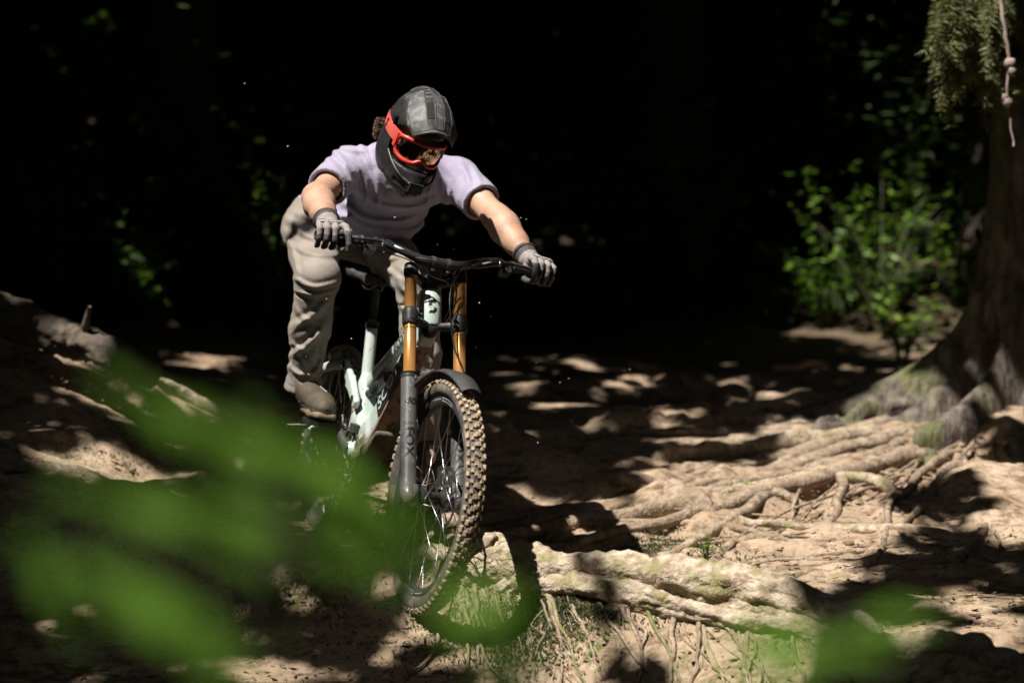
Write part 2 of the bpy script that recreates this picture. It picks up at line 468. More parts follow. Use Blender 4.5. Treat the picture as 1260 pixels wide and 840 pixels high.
# eroded soil steps across the trail
stp = fbm(np.stack([fx * .9, fy * 2.6, fx * 0], -1) + 77, 3)
gz += np.where((fy > 8.6) & (fy < 14), .05 * smooth(.05, .22, stp) - .03 * smooth(-.1, -.3, stp), 0) * smooth(8.5, 9.2, fy)
nx, ny = len(gx), len(gy)
ii, jj = np.meshgrid(np.arange(nx - 1), np.arange(ny - 1), indexing='ij')
b0 = (ii * ny + jj).ravel()
gF = np.stack([b0, b0 + ny, b0 + ny + 1, b0 + 1], 1)
def big_mesh(name, V, F, mat, smooth_=True):
    me = bpy.data.meshes.new(name); V = np.asarray(V, np.float32); F = np.asarray(F, np.int32); k = F.shape[1]
    me.vertices.add(len(V)); me.vertices.foreach_set('co', V.ravel())
    me.loops.add(F.size); me.loops.foreach_set('vertex_index', F.ravel())
    me.polygons.add(len(F)); me.polygons.foreach_set('loop_start', np.arange(0, F.size, k, dtype=np.int32))
    me.polygons.foreach_set('loop_total', np.full(len(F), k, np.int32))
    me.polygons.foreach_set('use_smooth', np.full(len(F), smooth_, bool))
    me.update(calc_edges=True); me.validate()
    if mat is not None: me.materials.append(mat)
    o = bpy.data.objects.new(name, me); COL.objects.link(o); return o

# ground material: dusty trail soil, darker brown towards the back, moss on the bank
gm = bpy.data.materials.new('forest trail ground'); gm.use_nodes = True
nt = gm.node_tree; L = nt.links.new; pb = nt.nodes['Principled BSDF']
tc = N(nt, 'ShaderNodeTexCoord')
def gnoise(sc, det=6, rough=.6, stretch=None):
    n = N(nt, 'ShaderNodeTexNoise'); n.inputs['Scale'].default_value = sc; n.inputs['Detail'].default_value = det; n.inputs['Roughness'].default_value = rough
    if stretch:
        mp = N(nt, 'ShaderNodeMapping'); mp.inputs['Scale'].default_value = stretch; L(tc.outputs['Object'], mp.inputs['Vector']); L(mp.outputs['Vector'], n.inputs['Vector'])
    else: L(tc.outputs['Object'], n.inputs['Vector'])
    return n.outputs['Fac']
def gramp(f, a, b):
    mr = N(nt, 'ShaderNodeMapRange'); mr.inputs['From Min'].default_value = a; mr.inputs['From Max'].default_value = b; L(f, mr.inputs['Value']); return mr.outputs['Result']
def gmix(f, a, b):
    x = N(nt, 'ShaderNodeMix', data_type='RGBA'); L(f, x.inputs['Factor'])
    for s_, k in ((a, 6), (b, 7)):
        if isinstance(s_, tuple): x.inputs[k].default_value = (*s_, 1)
        else: L(s_, x.inputs[k])
    return x.outputs[2]
def gmath(op, a, b):
    x = N(nt, 'ShaderNodeMath', operation=op)
    for k, s_ in enumerate((a, b)):
        if isinstance(s_, (int, float)): x.inputs[k].default_value = s_
        else: L(s_, x.inputs[k])
    return x.outputs[0]
c = gmix(gramp(gnoise(2.2), .35, .65), (.34, .245, .168), (.50, .385, .28))
c = gmix(gramp(gnoise(38, 4), .5, .72), c, (.20, .14, .09))
c = gmix(gramp(gnoise(7, 7, .75, (1, 2.2, 1)), .50, .62), c, (.15, .10, .062))
c = gmix(gramp(gnoise(120, 3), .62, .72), c, (.50, .42, .32))
moss_f = gmath('MULTIPLY', gramp(gnoise(3.1, 5), .48, .60), gramp(gnoise(26, 5), .42, .58))
geo = N(nt, 'ShaderNodeNewGeometry'); sep = N(nt, 'ShaderNodeSeparateXYZ'); L(geo.outputs['Position'], sep.inputs[0])
ynear = gramp(sep.outputs['Y'], 8.6, 7.5)
c = gmix(gmath('MULTIPLY', moss_f, gmath('ADD', gmath('MULTIPLY', ynear, .8), .10)), c, (.085, .10, .025))
back_tone = gramp(sep.outputs['Y'], 13.0, 15.5)
c = gmix(back_tone, c, (.07, .05, .032))
L(c, pb.inputs['Base Color']); pb.inputs['Roughness'].default_value = .95; pb.inputs['Specular IOR Level'].default_value = .15
bp = N(nt, 'ShaderNodeBump'); bp.inputs['Strength'].default_value = .8; bp.inputs['Distance'].default_value = .012
L(gmath('ADD', gnoise(42, 8, .65), gmath('MULTIPLY', gnoise(160, 3), .35)), bp.inputs['Height']); L(bp.outputs['Normal'], pb.inputs['Normal'])
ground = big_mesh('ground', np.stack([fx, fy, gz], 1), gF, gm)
tag(ground, 'uneven dusty forest trail with a root covered step', None, None, 'structure')

for i, ((P, r0, r1), (lab, _, _, _)) in enumerate(zip(big_paths, BIG)):
    mb = MB(); root_tube(mb, P, r0, r1, i * 3.3 + 1, 18, .22)
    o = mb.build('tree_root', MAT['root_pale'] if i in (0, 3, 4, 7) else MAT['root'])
    tag(o, lab, 'root', 'roots crossing the trail')
for i, (P, r0, r1) in enumerate(small_paths):
    mb = MB(); root_tube(mb, P, r0, r1, 100 + i, 9)
    mb.build('root', MAT['root'], ground)
# the mossy bank under the wheel: a bundle of thick strands with hanging rootlets
bank = empty('root_bank', crest(.4, 0) + V3(0, 0, .3)); boff = np.array(bank.location)
tag(bank, 'thick pale mossy root bundle forming the step right of the front wheel', 'root')
for i, (P, r0, r1) in enumerate(crest_paths):
    mb = MB(); root_tube(mb, P, r0, r1, 200 + i, 32, .30)
    mb.build('strand', MAT['root_pale'], bank, off=boff)
for i in range(80):
    x = RNG.uniform(-.25, 1.2); L_ = RNG.uniform(.2, .6); t = np.linspace(0, 1, 22); r = .0025 + .009 * RNG.random() ** 3
    x1 = x + RNG.normal(.10, .10)
    Q = np.array([crest(x + (x1 - x) * u, -.01 - L_ * u) for u in t])
    Q[:, 0] += .035 * fbm(np.stack([t * 4 + i, t * 0 + i, t * 0], -1), 3)
    Q[:, 2] = ground_z(Q[:, 0], Q[:, 1]) + r * .9 + .012 * fbm(np.stack([t * 6 + i * 2, t * 0, t * 0], -1), 2)
    Q[-1, 2] -= .02
    mb = MB(); root_tube(mb, Q, r, r * .4, 300 + i, 6, .2)
    mb.build('rootlet', MAT['root_moss'] if i % 3 == 0 else MAT['root'], bank, off=boff)
# fallen log on the left bank
lp = catmull(log_pts, 110); mb = MB(); root_tube(mb, lp, .085, .055, 41, 40, .15)
log = empty('fallen_log', lp[55] - V3(0, 0, .08)); loff = np.array(log.location)
mb.build('trunk', MAT['log'], log, off=loff)
for t, d in ((22, (-.1, -.12, .12)), (60, (.05, -.1, .14))):
    mb = MB(); mb.tube(catmull([lp[t], lp[t] + .6 * V3(*d), lp[t] + V3(*d)], 8), np.linspace(.02, .008, 8), 7); mb.build('branch_stub', MAT['log'], log, off=loff)
tag(log, 'weathered grey brown log on the dark bank at the left edge', 'log')

# loose chips, needles and crumbs of soil on the trail
def quads(name, C, A, B, mat, parent=None, kind=None, fold=0):
    """many leaf faces: centres C, half axes A (long) and B (wide), diamond outline"""
    n = len(C); Nn = np.cross(A, B); Nn /= np.linalg.norm(Nn, axis=1)[:, None] + 1e-9
    wl = np.linalg.norm(B, axis=1)[:, None]
    V = np.stack([C - A, C - .1 * A + B + Nn * wl * fold, C + A, C - .1 * A - B + Nn * wl * fold], 1).reshape(-1, 3)
    k = np.arange(n) * 4
    F = np.vstack([np.stack([k, k + 1, k + 2], 1), np.stack([k, k + 2, k + 3], 1)])
    o = big_mesh(name, V, F, mat, False)
    if parent is not None: o.parent = parent
    if kind: o['kind'] = kind
    return o
def randdir(n):
    d = RNG.normal(size=(n, 3)); return d / np.linalg.norm(d, axis=1)[:, None]
n = 15000
cx = RNG.uniform(-2.2, 2.6, n); cy = 6.7 + 6.5 * RNG.random(n) ** 1.3
cz = ground_z(cx, cy) + .006
d = randdir(n); d[:, 2] *= .35; ln = RNG.uniform(.006, .024, n)[:, None]
sd = np.cross(d, V3(0, 0, 1) + .6 * randdir(n))
tag(quads('leaf_litter', np.stack([cx, cy, cz], 1), d * ln, unit(1) * sd * ln * .35, MAT['litter'], fold=.3),
    'small brown needles and bark crumbs scattered on the trail', 'litter', None, 'stuff')
def blob(mb, c, r, seed, n=7):
    th = np.linspace(0, math.pi, n); ph = np.arange(2 * n) / (2 * n) * 2 * math.pi
    T, Pp = np.meshgrid(th, ph, indexing='ij')
    D = np.stack([np.sin(T) * np.cos(Pp), np.sin(T) * np.sin(Pp), np.cos(T)], -1)
    q = D.reshape(-1, 3) * 1.8 + seed * 3.7
    s = (1 + .45 * fbm(q, 2)).reshape(T.shape)
    mb.grid(np.asarray(c) + D * (np.asarray(r) * s[..., None]), False, True)
pebs = MB()
for i in range(420):
    x = RNG.uniform(-1.8, 2.3); y = 6.9 + 5 * RNG.random() ** 1.4; r = .004 + .016 * RNG.random() ** 4
    blob(pebs, (x, y, float(ground_z(x, y)[0]) + r * .2), (r, r * .8, r * .6), i, 4)
tag(pebs.build('pebbles', MAT['soil']), 'small soil clods and pebbles strewn over the trail', 'pebbles', None, 'stuff')
# moss tufts along the bank and in the hollow behind it
C = []
for (px, py, sx, sy, k) in ((690, 745, 60, 30, 2600), (800, 680, 60, 30, 2200), (640, 780, 70, 40, 2600), (890, 690, 50, 30, 350), (560, 790, 90, 40, 600), (330, 720, 120, 50, 900), (160, 550, 60, 20, 500), (800, 760, 90, 20, 350)):
    for _ in range(k): C.append(ground_at(px + RNG.normal() * sx * .6, py + RNG.normal() * sy * .6, 6.2, 12))
C = np.array(C); C[:, 2] = ground_z(C[:, 0], C[:, 1]) + .008; n = len(C)
d = randdir(n); d[:, 2] = np.abs(d[:, 2]) + .3; ln = RNG.uniform(.004, .010, n)[:, None]
tag(quads('moss', C, d * ln, np.cross(d, randdir(n)) * ln * .35, MAT['moss'], fold=.2), 'green moss tufts on the root step and bank', 'moss', None, 'stuff')

# ------------------------------------------------------------------ spruce at the right
T0 = V3(2.37, 10.95, .93)
spruce = empty('spruce_tree', T0)
tag(spruce, 'big spruce trunk with mossy flared base at the right edge', 'tree')
def make_trunk(R, h, flare, seed, nth=150, nz=150, lobes=None, lean=(0, 0), z0=-.25):
    z = z0 + (h - z0) * np.linspace(0, 1, nz) ** 1.7; th = np.arange(nth) / nth * 2 * math.pi
    Z, TH = np.meshgrid(z, th, indexing='ij')
    r = R * (1 - .035 * np.maximum(Z, 0))
    for (a, amp, wdt, hgt) in lobes or []:
        dd = np.angle(np.exp(1j * (TH - a)))
        r = r + amp * np.exp(-(dd / wdt) ** 2) * np.exp(-np.maximum(Z, -.1) / hgt)
    r = r + flare * np.exp(-np.maximum(Z, -.1) / .35)
    q = np.stack([np.cos(TH) * R * 14, np.sin(TH) * R * 14, Z * 4.5], -1).reshape(-1, 3) + seed
    rd = 1 - np.abs(fbm(q, 4)).reshape(TH.shape) * 2
    r = r + .030 * rd + .03 * fbm(q * .25 + 9, 3).reshape(TH.shape)
    return np.stack([lean[0] * Z + r * np.cos(TH), lean[1] * Z + r * np.sin(TH), Z], -1)
mb = MB(); mb.grid(make_trunk(.20, 9.5, .05, 3.3, lobes=[(R_(188), .70, .18, .20), (R_(210), .40, .13, .22), (R_(232), .46, .12, .17), (R_(260), .24, .14, .18), (R_(290), .25, .2, .25), (R_(160), .35, .25, .3)], lean=(.02, 0)), False, True)
mb.build('trunk', MAT['bark'], spruce)
for i, (pts, r0, r1) in enumerate([([(2.0, 10.9), (1.65, 10.75), (1.4, 10.55), (1.15, 10.4)], .085, .03), ([(2.1, 10.7), (1.95, 10.4), (1.75, 10.15), (1.7, 9.9)], .055, .02), ([(2.25, 10.6), (2.28, 10.3), (2.4, 9.95)], .055, .025)]):
    P = root_path(pts, 60, .03, 400 + i, .05, r0); P[:6, 2] += np.linspace(.08, .0, 6)
    mb = MB(); root_tube(mb, P, r0, r1, 400 + i, 28, .42); mb.build('root_flare', MAT['bark'], spruce, off=T0)
# drooping branch with needles in the sun and a dead twig hanging beside it
def needle_sprays(mb_tw, spec, dens):
    C, A, B = [], [], []
    for P in spec:
        mb_tw.tube(P, np.linspace(.006, .0018, len(P)), 5)
        T = np.repeat(np.gradient(P, axis=0), dens, 0); k = len(T); tn = T / np.linalg.norm(T, axis=1)[:, None]
        s = np.cross(tn, randdir(k)); s /= np.linalg.norm(s, axis=1)[:, None] + 1e-9
        dr = s + .7 * tn; dr /= np.linalg.norm(dr, axis=1)[:, None]; L_ = RNG.uniform(.012, .026, k)[:, None]
        C.append(np.repeat(P, dens, 0) + T * RNG.uniform(-.5, .5, k)[:, None] + dr * L_); A.append(dr * L_)
        w = np.cross(dr, randdir(k)); B.append(w / (np.linalg.norm(w, axis=1)[:, None] + 1e-9) * RNG.uniform(.0022, .004, k)[:, None])
    return np.vstack(C), np.vstack(A), np.vstack(B)
tw = MB(); sprays = []
main = catmull([at(1285, -150, 10.8), at(1250, -90, 10.3), at(1205, -40, 9.9), at(1150, -8, 9.7)], 26)
tw.tube(main, np.linspace(.018, .006, 26), 7)
main2 = catmull([at(1290, -60, 10.9), at(1262, -30, 10.5), at(1235, 0, 10.2), at(1200, 10, 10.0)], 20)
tw.tube(main2, np.linspace(.014, .005, 20), 7)
for i in range(46):
    src = main if i < 32 else main2
    p = src[RNG.integers(6, len(src))]; L_ = RNG.uniform(.15, .52)
    e = p + V3(RNG.normal(-.02, .05), RNG.normal(0, .12), -L_)
    ms_ = catmull([p, p + .5 * (e - p) + V3(RNG.normal(0, .025), RNG.normal(0, .03), .01), e], 16); sprays.append(ms_)
    for _ in range(3):
        k = ms_[RNG.integers(3, 13)]; e2 = k + V3(RNG.normal(0, .06), RNG.normal(0, .06), -RNG.uniform(.04, .12))
        sprays.append(catmull([k, .5 * (k + e2) + V3(0, 0, .012), e2], 8))
C, A, B = needle_sprays(tw, sprays, 16)
tw.build('branch', MAT['bark'], spruce, off=T0)
quads('needle_foliage', C - T0, A, B, MAT['needle'], spruce, 'stuff', .1)
dt = MB(); P = catmull([at(1222, -60, 9.6), at(1233, 20, 9.5), at(1243, 75, 9.5), at(1240, 115, 9.5), at(1247, 180, 9.5)], 40)
P[:, 0] += .008 * fbm(np.stack([np.arange(40) * .5, np.zeros(40), np.zeros(40)], -1), 2)
dt.tube(P, np.linspace(.009, .004, 40) * (1 + .3 * fbm(np.stack([np.arange(40) * .9, np.zeros(40), np.ones(40)], -1), 2)), 7)
for (px, py, r) in ((1243, 78, .022), (1245, 88, .018), (1240, 126, .020), (1237, 120, .014)): blob(dt, at(px, py, 9.49), (r, r, r * 1.1), px)
dt.build('dead_twig', MAT['dead_twig'], spruce, off=T0)

# ------------------------------------------------------------------ undergrowth plants
def leafy(name, base, h, spread, stems, nleaf, ls, mat, label, cat, group=None, seed=0):
    rng = np.random.default_rng(seed + 500); root = empty(name, base); tag(root, label, cat, group)
    st = MB(); C, A, B = [], [], []
    for s in range(stems):
        a = rng.uniform(0, 6.28); tip = V3(math.cos(a) * spread * rng.uniform(.3, 1), math.sin(a) * spread * rng.uniform(.3, 1), h * rng.uniform(.6, 1.05))
        P = catmull([V3(0, 0, -.05), tip * V3(.35, .35, .55), tip], 12); st.tube(P, np.linspace(.008, .002, 12) * (h + .4), 5)
        for k in range(nleaf):
            p = P[rng.integers(3, 12)] + rng.normal(size=3) * .02
            az = rng.uniform(0, 6.28); dr = unit(V3(math.cos(az), math.sin(az), rng.uniform(-.6, .25)))
            L_ = ls * (.4 + 1.1 * rng.random() ** 1.5); C.append(p + dr * L_ * 1.4); A.append(dr * L_)
            B.append(unit(np.cross(dr, V3(0, 0, 1) + rng.normal(size=3) * .5)) * L_ * .42)
    st.build('stem', MAT['stem'], root)
    quads('foliage', np.array(C), np.array(A), np.array(B), mat, root, 'stuff', .25)
    return root
def gbase(px, Y):
    X = (px - 630) / FPX * Y; return V3(X, Y, float(ground_z(X, Y)[0]))
PL = [
 ('broad leaved bush lit by the sun behind the spruce base', 1085, 15.0, 1.0, .75, 20, 30, .036, 'leaf'),
 ('small lime green seedling glowing at the foot of the bank beside the spruce', 1110, 14.0, .42, .3, 12, 22, .034, 'leaf_lime'),
 ('low fern like plant at the left of the lit undergrowth', 1020, 15.2, .5, .5, 18, 34, .03, 'leaf'),
 ('tall dim sapling standing in the undergrowth above the lit bush', 1120, 16.4, 1.3, .6, 14, 28, .036, 'leaf'),
 ('leafy bush half hidden behind the spruce trunk', 1175, 15.6, .9, .5, 15, 30, .038, 'leaf_lime'),
 ('dim bush in the dark forest just left of the rider', 330, 15.2, 1.25, .5, 12, 26, .05, 'leaf'),
 ('dim low shrub in the dark forest above the fallen log', 185, 14.6, .7, .5, 12, 26, .05, 'leaf'),
 ('faint shrub in the dark forest near the left edge', 60, 15.2, 1.2, .6, 14, 26, .05, 'leaf'),
 ('sunlit foliage in the upper left corner of the forest', 75, 17.3, 1.45, .6, 26, 30, .05, 'leaf'),
 ('faint bush in the dark forest right of the rider', 860, 16.0, 1.0, .6, 14, 26, .05, 'leaf'),
]
for i, (lab, px, Y, h, sp, ns, nl, ls, m) in enumerate(PL):
    leafy('leafy_bush', gbase(px, Y), h, sp, ns, nl, ls, MAT[m], lab, 'bush', 'undergrowth bushes', i)
# little plants in the sun and shade of the near ground
for i, (px, py, h, lab) in enumerate([(290, 735, .16, 'tiny seedling with round leaves on the dark soil left of the front wheel'), (335, 760, .12, 'low green sprig at the bottom edge left of the front wheel'),
                                      (12, 408, .10, 'dark twiggy sprig on top of the fallen log'), (870, 690, .08, 'small moss like sprig beside the knotted root')]):
    b = ground_at(px, py)
    if i == 2: b = at(14, 402, 9.62)
    leafy('seedling', b, h, h * .6, 6, 7, .014, MAT['leaf' if i != 2 else 'leaf_dark'], lab, 'seedling', None, 40 + i)

# dense dark undergrowth that closes the view up the hill
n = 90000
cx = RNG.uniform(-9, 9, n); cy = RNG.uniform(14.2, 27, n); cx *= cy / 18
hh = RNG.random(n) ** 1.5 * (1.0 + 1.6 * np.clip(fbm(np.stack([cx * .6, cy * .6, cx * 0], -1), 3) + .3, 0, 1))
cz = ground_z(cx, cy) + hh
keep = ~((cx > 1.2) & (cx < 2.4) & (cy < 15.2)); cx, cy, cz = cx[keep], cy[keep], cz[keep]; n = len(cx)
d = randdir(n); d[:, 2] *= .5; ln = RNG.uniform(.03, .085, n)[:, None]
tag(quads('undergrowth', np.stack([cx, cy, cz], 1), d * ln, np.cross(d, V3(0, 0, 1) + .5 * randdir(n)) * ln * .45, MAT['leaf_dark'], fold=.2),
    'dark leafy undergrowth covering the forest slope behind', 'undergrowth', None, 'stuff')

# ------------------------------------------------------------------ forest trees whose canopy shades the place
def sunq(P):
    """where the sun ray through P meets the level of the trail"""
    P = np.atleast_2d(P); return P[:, :2] - SUN[:2] / SUN[2] * (P[:, 2:3] - .6)
OPEN = []                # unseen canopy's gaps, shaped to light chosen spots; trail ellipses: cx, cy, rx, ry
def gap_g(px, py, rx, ry):
    p = ground_at(px, py); a = ground_at(px, py - ry); b = ground_at(px, py + ry); q = sunq(p)[0]
    OPEN.append((q[0], q[1], rx * p[1] / FPX, max(.06, min(.9 if ry > 20 else .28, abs(a[1] - b[1]) / 2))))
def gap_p(px, py, Y, r):
    q = sunq(at(px, py, Y))[0]; OPEN.append((q[0], q[1], r, r))  # sunlit spot at a known depth
for a in [(830, 655, 55, 30), (900, 620, 90, 50), (1000, 620, 90, 55), (1055, 572, 80, 30), (930, 690, 95, 45), (955, 742, 50, 22), (870, 740, 90, 40),
          (640, 715, 45, 25), (690, 770, 40, 50), (640, 790, 40, 40), (830, 800, 40, 30), (900, 800, 40, 40),
          (1060, 455, 45, 12), (1010, 535, 60, 12), (960, 500, 28, 5), (690, 508, 26, 3), (640, 548, 16, 3), (720, 456, 14, 2), (830, 520, 18, 3), (905, 472, 16, 2), (650, 482, 14, 2), (790, 470, 10, 2), (740, 530, 14, 2), (870, 548, 50, 6), (770, 480, 16, 2), (1120, 530, 50, 16),
          (1235, 600, 30, 30), (1240, 655, 30, 14), (1200, 740, 50, 14), (1240, 790, 40, 20), (1140, 805, 50, 14), (1190, 560, 14, 6),
          (60, 574, 28, 3), (150, 574, 34, 3), (245, 442, 22, 6), (90, 450, 24, 3), (170, 480, 28, 3), (240, 502, 22, 3),
          (330, 832, 30, 3)]:
    gap_g(*a)
for a in [(500, 150, 8.05, .21), (420, 215, 8.4, .2), (560, 215, 8.45, .12), (590, 245, 8.35, .09), (620, 275, 8.25, .09), (660, 318, 8.05, .09), (405, 285, 7.9, .16), (500, 200, 8.3, .25), (385, 340, 8.5, .2), (380, 420, 8.55, .16),
          (375, 480, 8.6, .12), (510, 350, 8.3, .18), (450, 430, 8.4, .16), (440, 510, 8.4, .14), (500, 420, 8.0, .2), (520, 500, 7.8, .2), (560, 520, 7.5, .22), (550, 600, 7.45, .22), (525, 680, 7.42, .11), (470, 260, 8.7, .2), (370, 260, 8.9, .18),
          (1125, 465, 10.4, .2), (1105, 490, 10.35, .22), (1145, 500, 10.3, .16), (60, 398, 9.6, .06), (120, 424, 9.55, .06), (1165, 30, 9.8, .2), (1165, 85, 9.8, .16), (1205, 30, 9.9, .13), (1238, 60, 9.5, .12), (1243, 130, 9.5, .1),
          (1085, 320, 15, .36), (1075, 365, 14.8, .26), (1130, 375, 14.2, .26), (1150, 320, 15.4, .25), (1030, 350, 15.2, .15), (1130, 270, 16.2, .2), (1010, 385, 15, .18), (1170, 200, 16.4, .12),
          (90, -2, 17.2, .2), (45, 2, 17.3, .13), (8, 40, 17, .1), (340, 285, 15.1, .05), (185, 350, 14.6, .06)]:
    gap_p(*a)
for (px, py, Y) in [(px_, py_, 1.45) for px_ in (80, 220, 360, 480, 600, 930, 1080) for py_ in (460, 540, 620, 720, 800)]:
    gap_p(px, py, Y, .17)
for (px, py, Y, rx, ry) in ((1110, 485, 10.2, .24, .5), (1140, 500, 10.2, .16, .4), (1120, 450, 10.5, .12, .3)):
    q = sunq(at(px, py, Y))[0]; OPEN.append((q[0], q[1], rx, ry))
OPEN = np.array(OPEN)
def sunlit(q):
    w = np.stack([q[:, 0] * 3.2, q[:, 1] * 3.2, q[:, 0] * 0], -1)
    qx = q[:, 0] + .07 * fbm(w, 3); qy = q[:, 1] + .07 * fbm(w + 40, 3)
    m = np.full(len(q), 9.0)
    for (cx_, cy_, rx, ry) in OPEN: m = np.minimum(m, (np.sqrt(((qx - cx_) / rx) ** 2 + ((qy - cy_) / ry) ** 2) - 1) * min(rx, ry))
    return m
TRUNKS = [(-4.6, 15.5, .30), (-2.35, 17.2, .26), (-.55, 18.8, .22), (1.15, 17.8, .28), (3.4, 16.8, .24), (5.8, 13.5, .3), (-6.4, 10.4, .32), (4.4, 8.2, .3), (4.6, 2.5, .28), (-7.5, .6, .3), (-9, 5.0, .32), (-8.2, 15, .3), (1.2, -3.5, .3), (-9.5, -5, .3), (7, 20, .3), (-6, 21, .3), (-13, 0, .3), (-12, 9, .3)]
TL = ['dark conifer trunk in the forest left of the rider', 'dark conifer standing behind the left bushes', 'slim dark trunk in the forest behind the rider', 'dark trunk in the blackness right of the rider', 'dark tree behind the spruce']
def canopy_layer(n, half, xr, yr, zr):
    z = RNG.uniform(*zr, n); x = RNG.uniform(*xr, n); y = RNG.uniform(*yr, n)
    P = np.stack([x, y, z], 1)
    lim = CAM_Z + np.maximum(y, 0) * .145 + .5                        # stay above what the lens sees
    P = P[(z > lim) | (np.abs(x) > np.abs(y) * .25 + .6) | (y < 0)]
    P = P[sunlit(sunq(P)) > half * .58]
    d = randdir(len(P)); e = np.cross(d, randdir(len(P))); e /= np.linalg.norm(e, axis=1)[:, None]
    s = half * RNG.uniform(.7, 1.25, len(P))[:, None]
    return P, d * s, e * s * .55
ra = RNG.uniform(0, 6.283, 24000); rr_ = RNG.uniform(19, 27, 24000)  # ring of unseen foliage added to block low sky light
RP = np.stack([rr_ * np.cos(ra), 6 + rr_ * np.sin(ra), RNG.uniform(-1, 11, 24000)], 1); RP = RP[(RP[:, 1] < 12) | (np.abs(RP[:, 0]) > 10)]
RD = randdir(len(RP)); RE = np.cross(RD, randdir(len(RP)))
layers = [(RP, RD * .6, RE * .4), canopy_layer(210000, .10, (-13, 6), (-1, 22), (4.6, 7.6)), canopy_layer(75000, .26, (-20, 16), (-12, 30), (6.5, 11)), canopy_layer(22000, .6, (-26, 22), (-18, 34), (9.5, 15))]
CP = np.vstack([l[0] for l in layers]); CA = np.vstack([l[1] for l in layers]); CB = np.vstack([l[2] for l in layers])
tp = np.array([t[:2] for t in TRUNKS])
own = np.argmin(((CP[:, None, :2] - tp[None]) ** 2).sum(-1) + 0, axis=1)
for i, (x, y, r) in enumerate(TRUNKS):
    b = V3(x, y, float(ground_z(x, y)[0])); t = empty('forest_tree', b)
    tag(t, TL[i] if i < len(TL) else 'tall forest tree out of sight whose crown shades the trail', 'tree', 'forest trees')
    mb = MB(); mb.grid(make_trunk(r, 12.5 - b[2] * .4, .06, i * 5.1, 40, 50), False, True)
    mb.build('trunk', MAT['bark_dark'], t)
    br = MB()
    for k in range(14):
        a = RNG.uniform(0, 6.28); z = RNG.uniform(5.5, 11) ; L_ = RNG.uniform(1.0, 2.0)
        br.tube(catmull([V3(0, 0, z), V3(math.cos(a) * L_ * .5, math.sin(a) * L_ * .5, z + .3), V3(math.cos(a) * L_, math.sin(a) * L_, z + .1)], 7), np.linspace(.05, .012, 7), 5)
    br.build('limbs', MAT['bark_dark'], t)
    k = own == i
    if k.any(): quads('crown', CP[k] - b, CA[k], CB[k], MAT['canopy'], t, 'stuff', .2)
# ------------------------------------------------------------------ mountain bike (bike axes: x forward, y to the rider's left, z up)
MAT['mint'] = material('mint frame paint', (.44, .55, .50), (.48, .54, .51), 5, .32, .42, coat=.4, c3=(.23, .165, .11), s3=75, c3r=(.63, .67))
MAT['black'] = material('black alloy', (.018, .018, .019), (.03, .029, .028), 30, .38, .5, spec=.3)
MAT['plastic'] = material('grey black plastic', (.03, .031, .034), (.05, .047, .043), 25, .5, .7, bump=.15, bscale=200)
MAT['gold'] = material('bronze stanchion', (.50, .25, .075), (.46, .225, .07), 8, .26, .34, metal=.5)
MAT['lower'] = material('graphite fork lower', (.075, .076, .082), (.115, .11, .104), 18, .32, .5, coat=.2, c3=(.24, .18, .125), s3=85, c3r=(.63, .68))
MAT['decal'] = material('black decal', (.012, .012, .013), (.02, .02, .02), 40, .35)
MAT['decal_dark'] = material('dark grey decal', (.02, .02, .022), (.03, .03, .03), 40, .5)
MAT['decal_white'] = material('silver white decal', (.72, .72, .70), (.55, .54, .52), 60, .4)
MAT['guard'] = material('soil lit down tube underside', (.36, .22, .165), (.28, .175, .13), 14, .6, .75, c3=(.10, .06, .045), s3=42)  # reddish base paints soil light reflected on the underside; dark mud specks
MAT['skid'] = material('muddy skid plate', (.085, .085, .05), (.17, .14, .085), 22, .5, .7, bump=.3, bscale=90)
MAT['rubber'] = material('tyre rubber', (.05, .048, .046), (.12, .105, .088), 24, .75, c3=(.24, .185, .13), s3=14, c3r=(.5, .7), bump=.3, bscale=160)
MAT['knob'] = material('dusty tyre knob', (.46, .36, .25), (.22, .17, .12), 45, .9, bump=.3, bscale=200)
MAT['rim'] = material('black rim', (.03, .03, .032), (.05, .05, .05), 20, .35, .5)
MAT['steel'] = material('steel', (.55, .55, .56), (.45, .45, .46), 30, .3, metal=1)
MAT['cable'] = material('black cable housing', (.02, .02, .021), None, 20, .4)
MAT['chain'] = material('dirty chain', (.20, .155, .11), (.10, .08, .06), 200, .5, metal=.6)

HA = R_(62.5)
HUB = V3(1.28, 0, .372); AX = V3(-math.cos(HA), 0, math.sin(HA)); FW = V3(math.sin(HA), 0, math.cos(HA))
A0 = HUB - .052 * FW
YAW, PIT, ROLL, STEER = R_(18.4), R_(6.7), R_(-7.6), R_(2.6)
BB0 = np.array([[0, 1, 0], [-1, 0, 0], [0, 0, 1]], float)
BR = rot(V3(0, 0, 1), YAW) @ BB0 @ rot(V3(0, 1, 0), PIT) @ rot(V3(1, 0, 0), ROLL)
BP = V3(-.248, 7.59, .714)
RST = rot(AX, STEER)
def fork(u, f, y): return A0 + u * AX + f * FW + V3(0, y, 0)
def steered(V): return A0 + (np.asarray(V) - A0) @ RST.T
def b2w(q, st=False):
    q = np.asarray(q, float)
    if st: q = steered(q)
    return (q - HUB) @ BR.T + BP
ORG = V3(.64, 0, 0)                                     # the bike's own origin: on the ground between the wheels
bike = empty('mountain_bike')
M4 = Matrix([[*BR[i], float(b2w(ORG)[i])] for i in range(3)] + [[0, 0, 0, 1]]); bike.matrix_world = M4
tag(bike, 'mint green downhill mountain bike with bronze fork ridden over the roots', 'bicycle')
def bpart(x, name, mat, parent=None, st=False, angle=None, smooth_=True):
    """build a part given in bike axes"""
    xf = (lambda V: (steered(V) if st else V) - ORG)
    if isinstance(x, Field): return x.build(name, mat, parent or bike, xf=xf)
    return x.build(name, mat, parent or bike, smooth_, xf=xf, angle=angle)
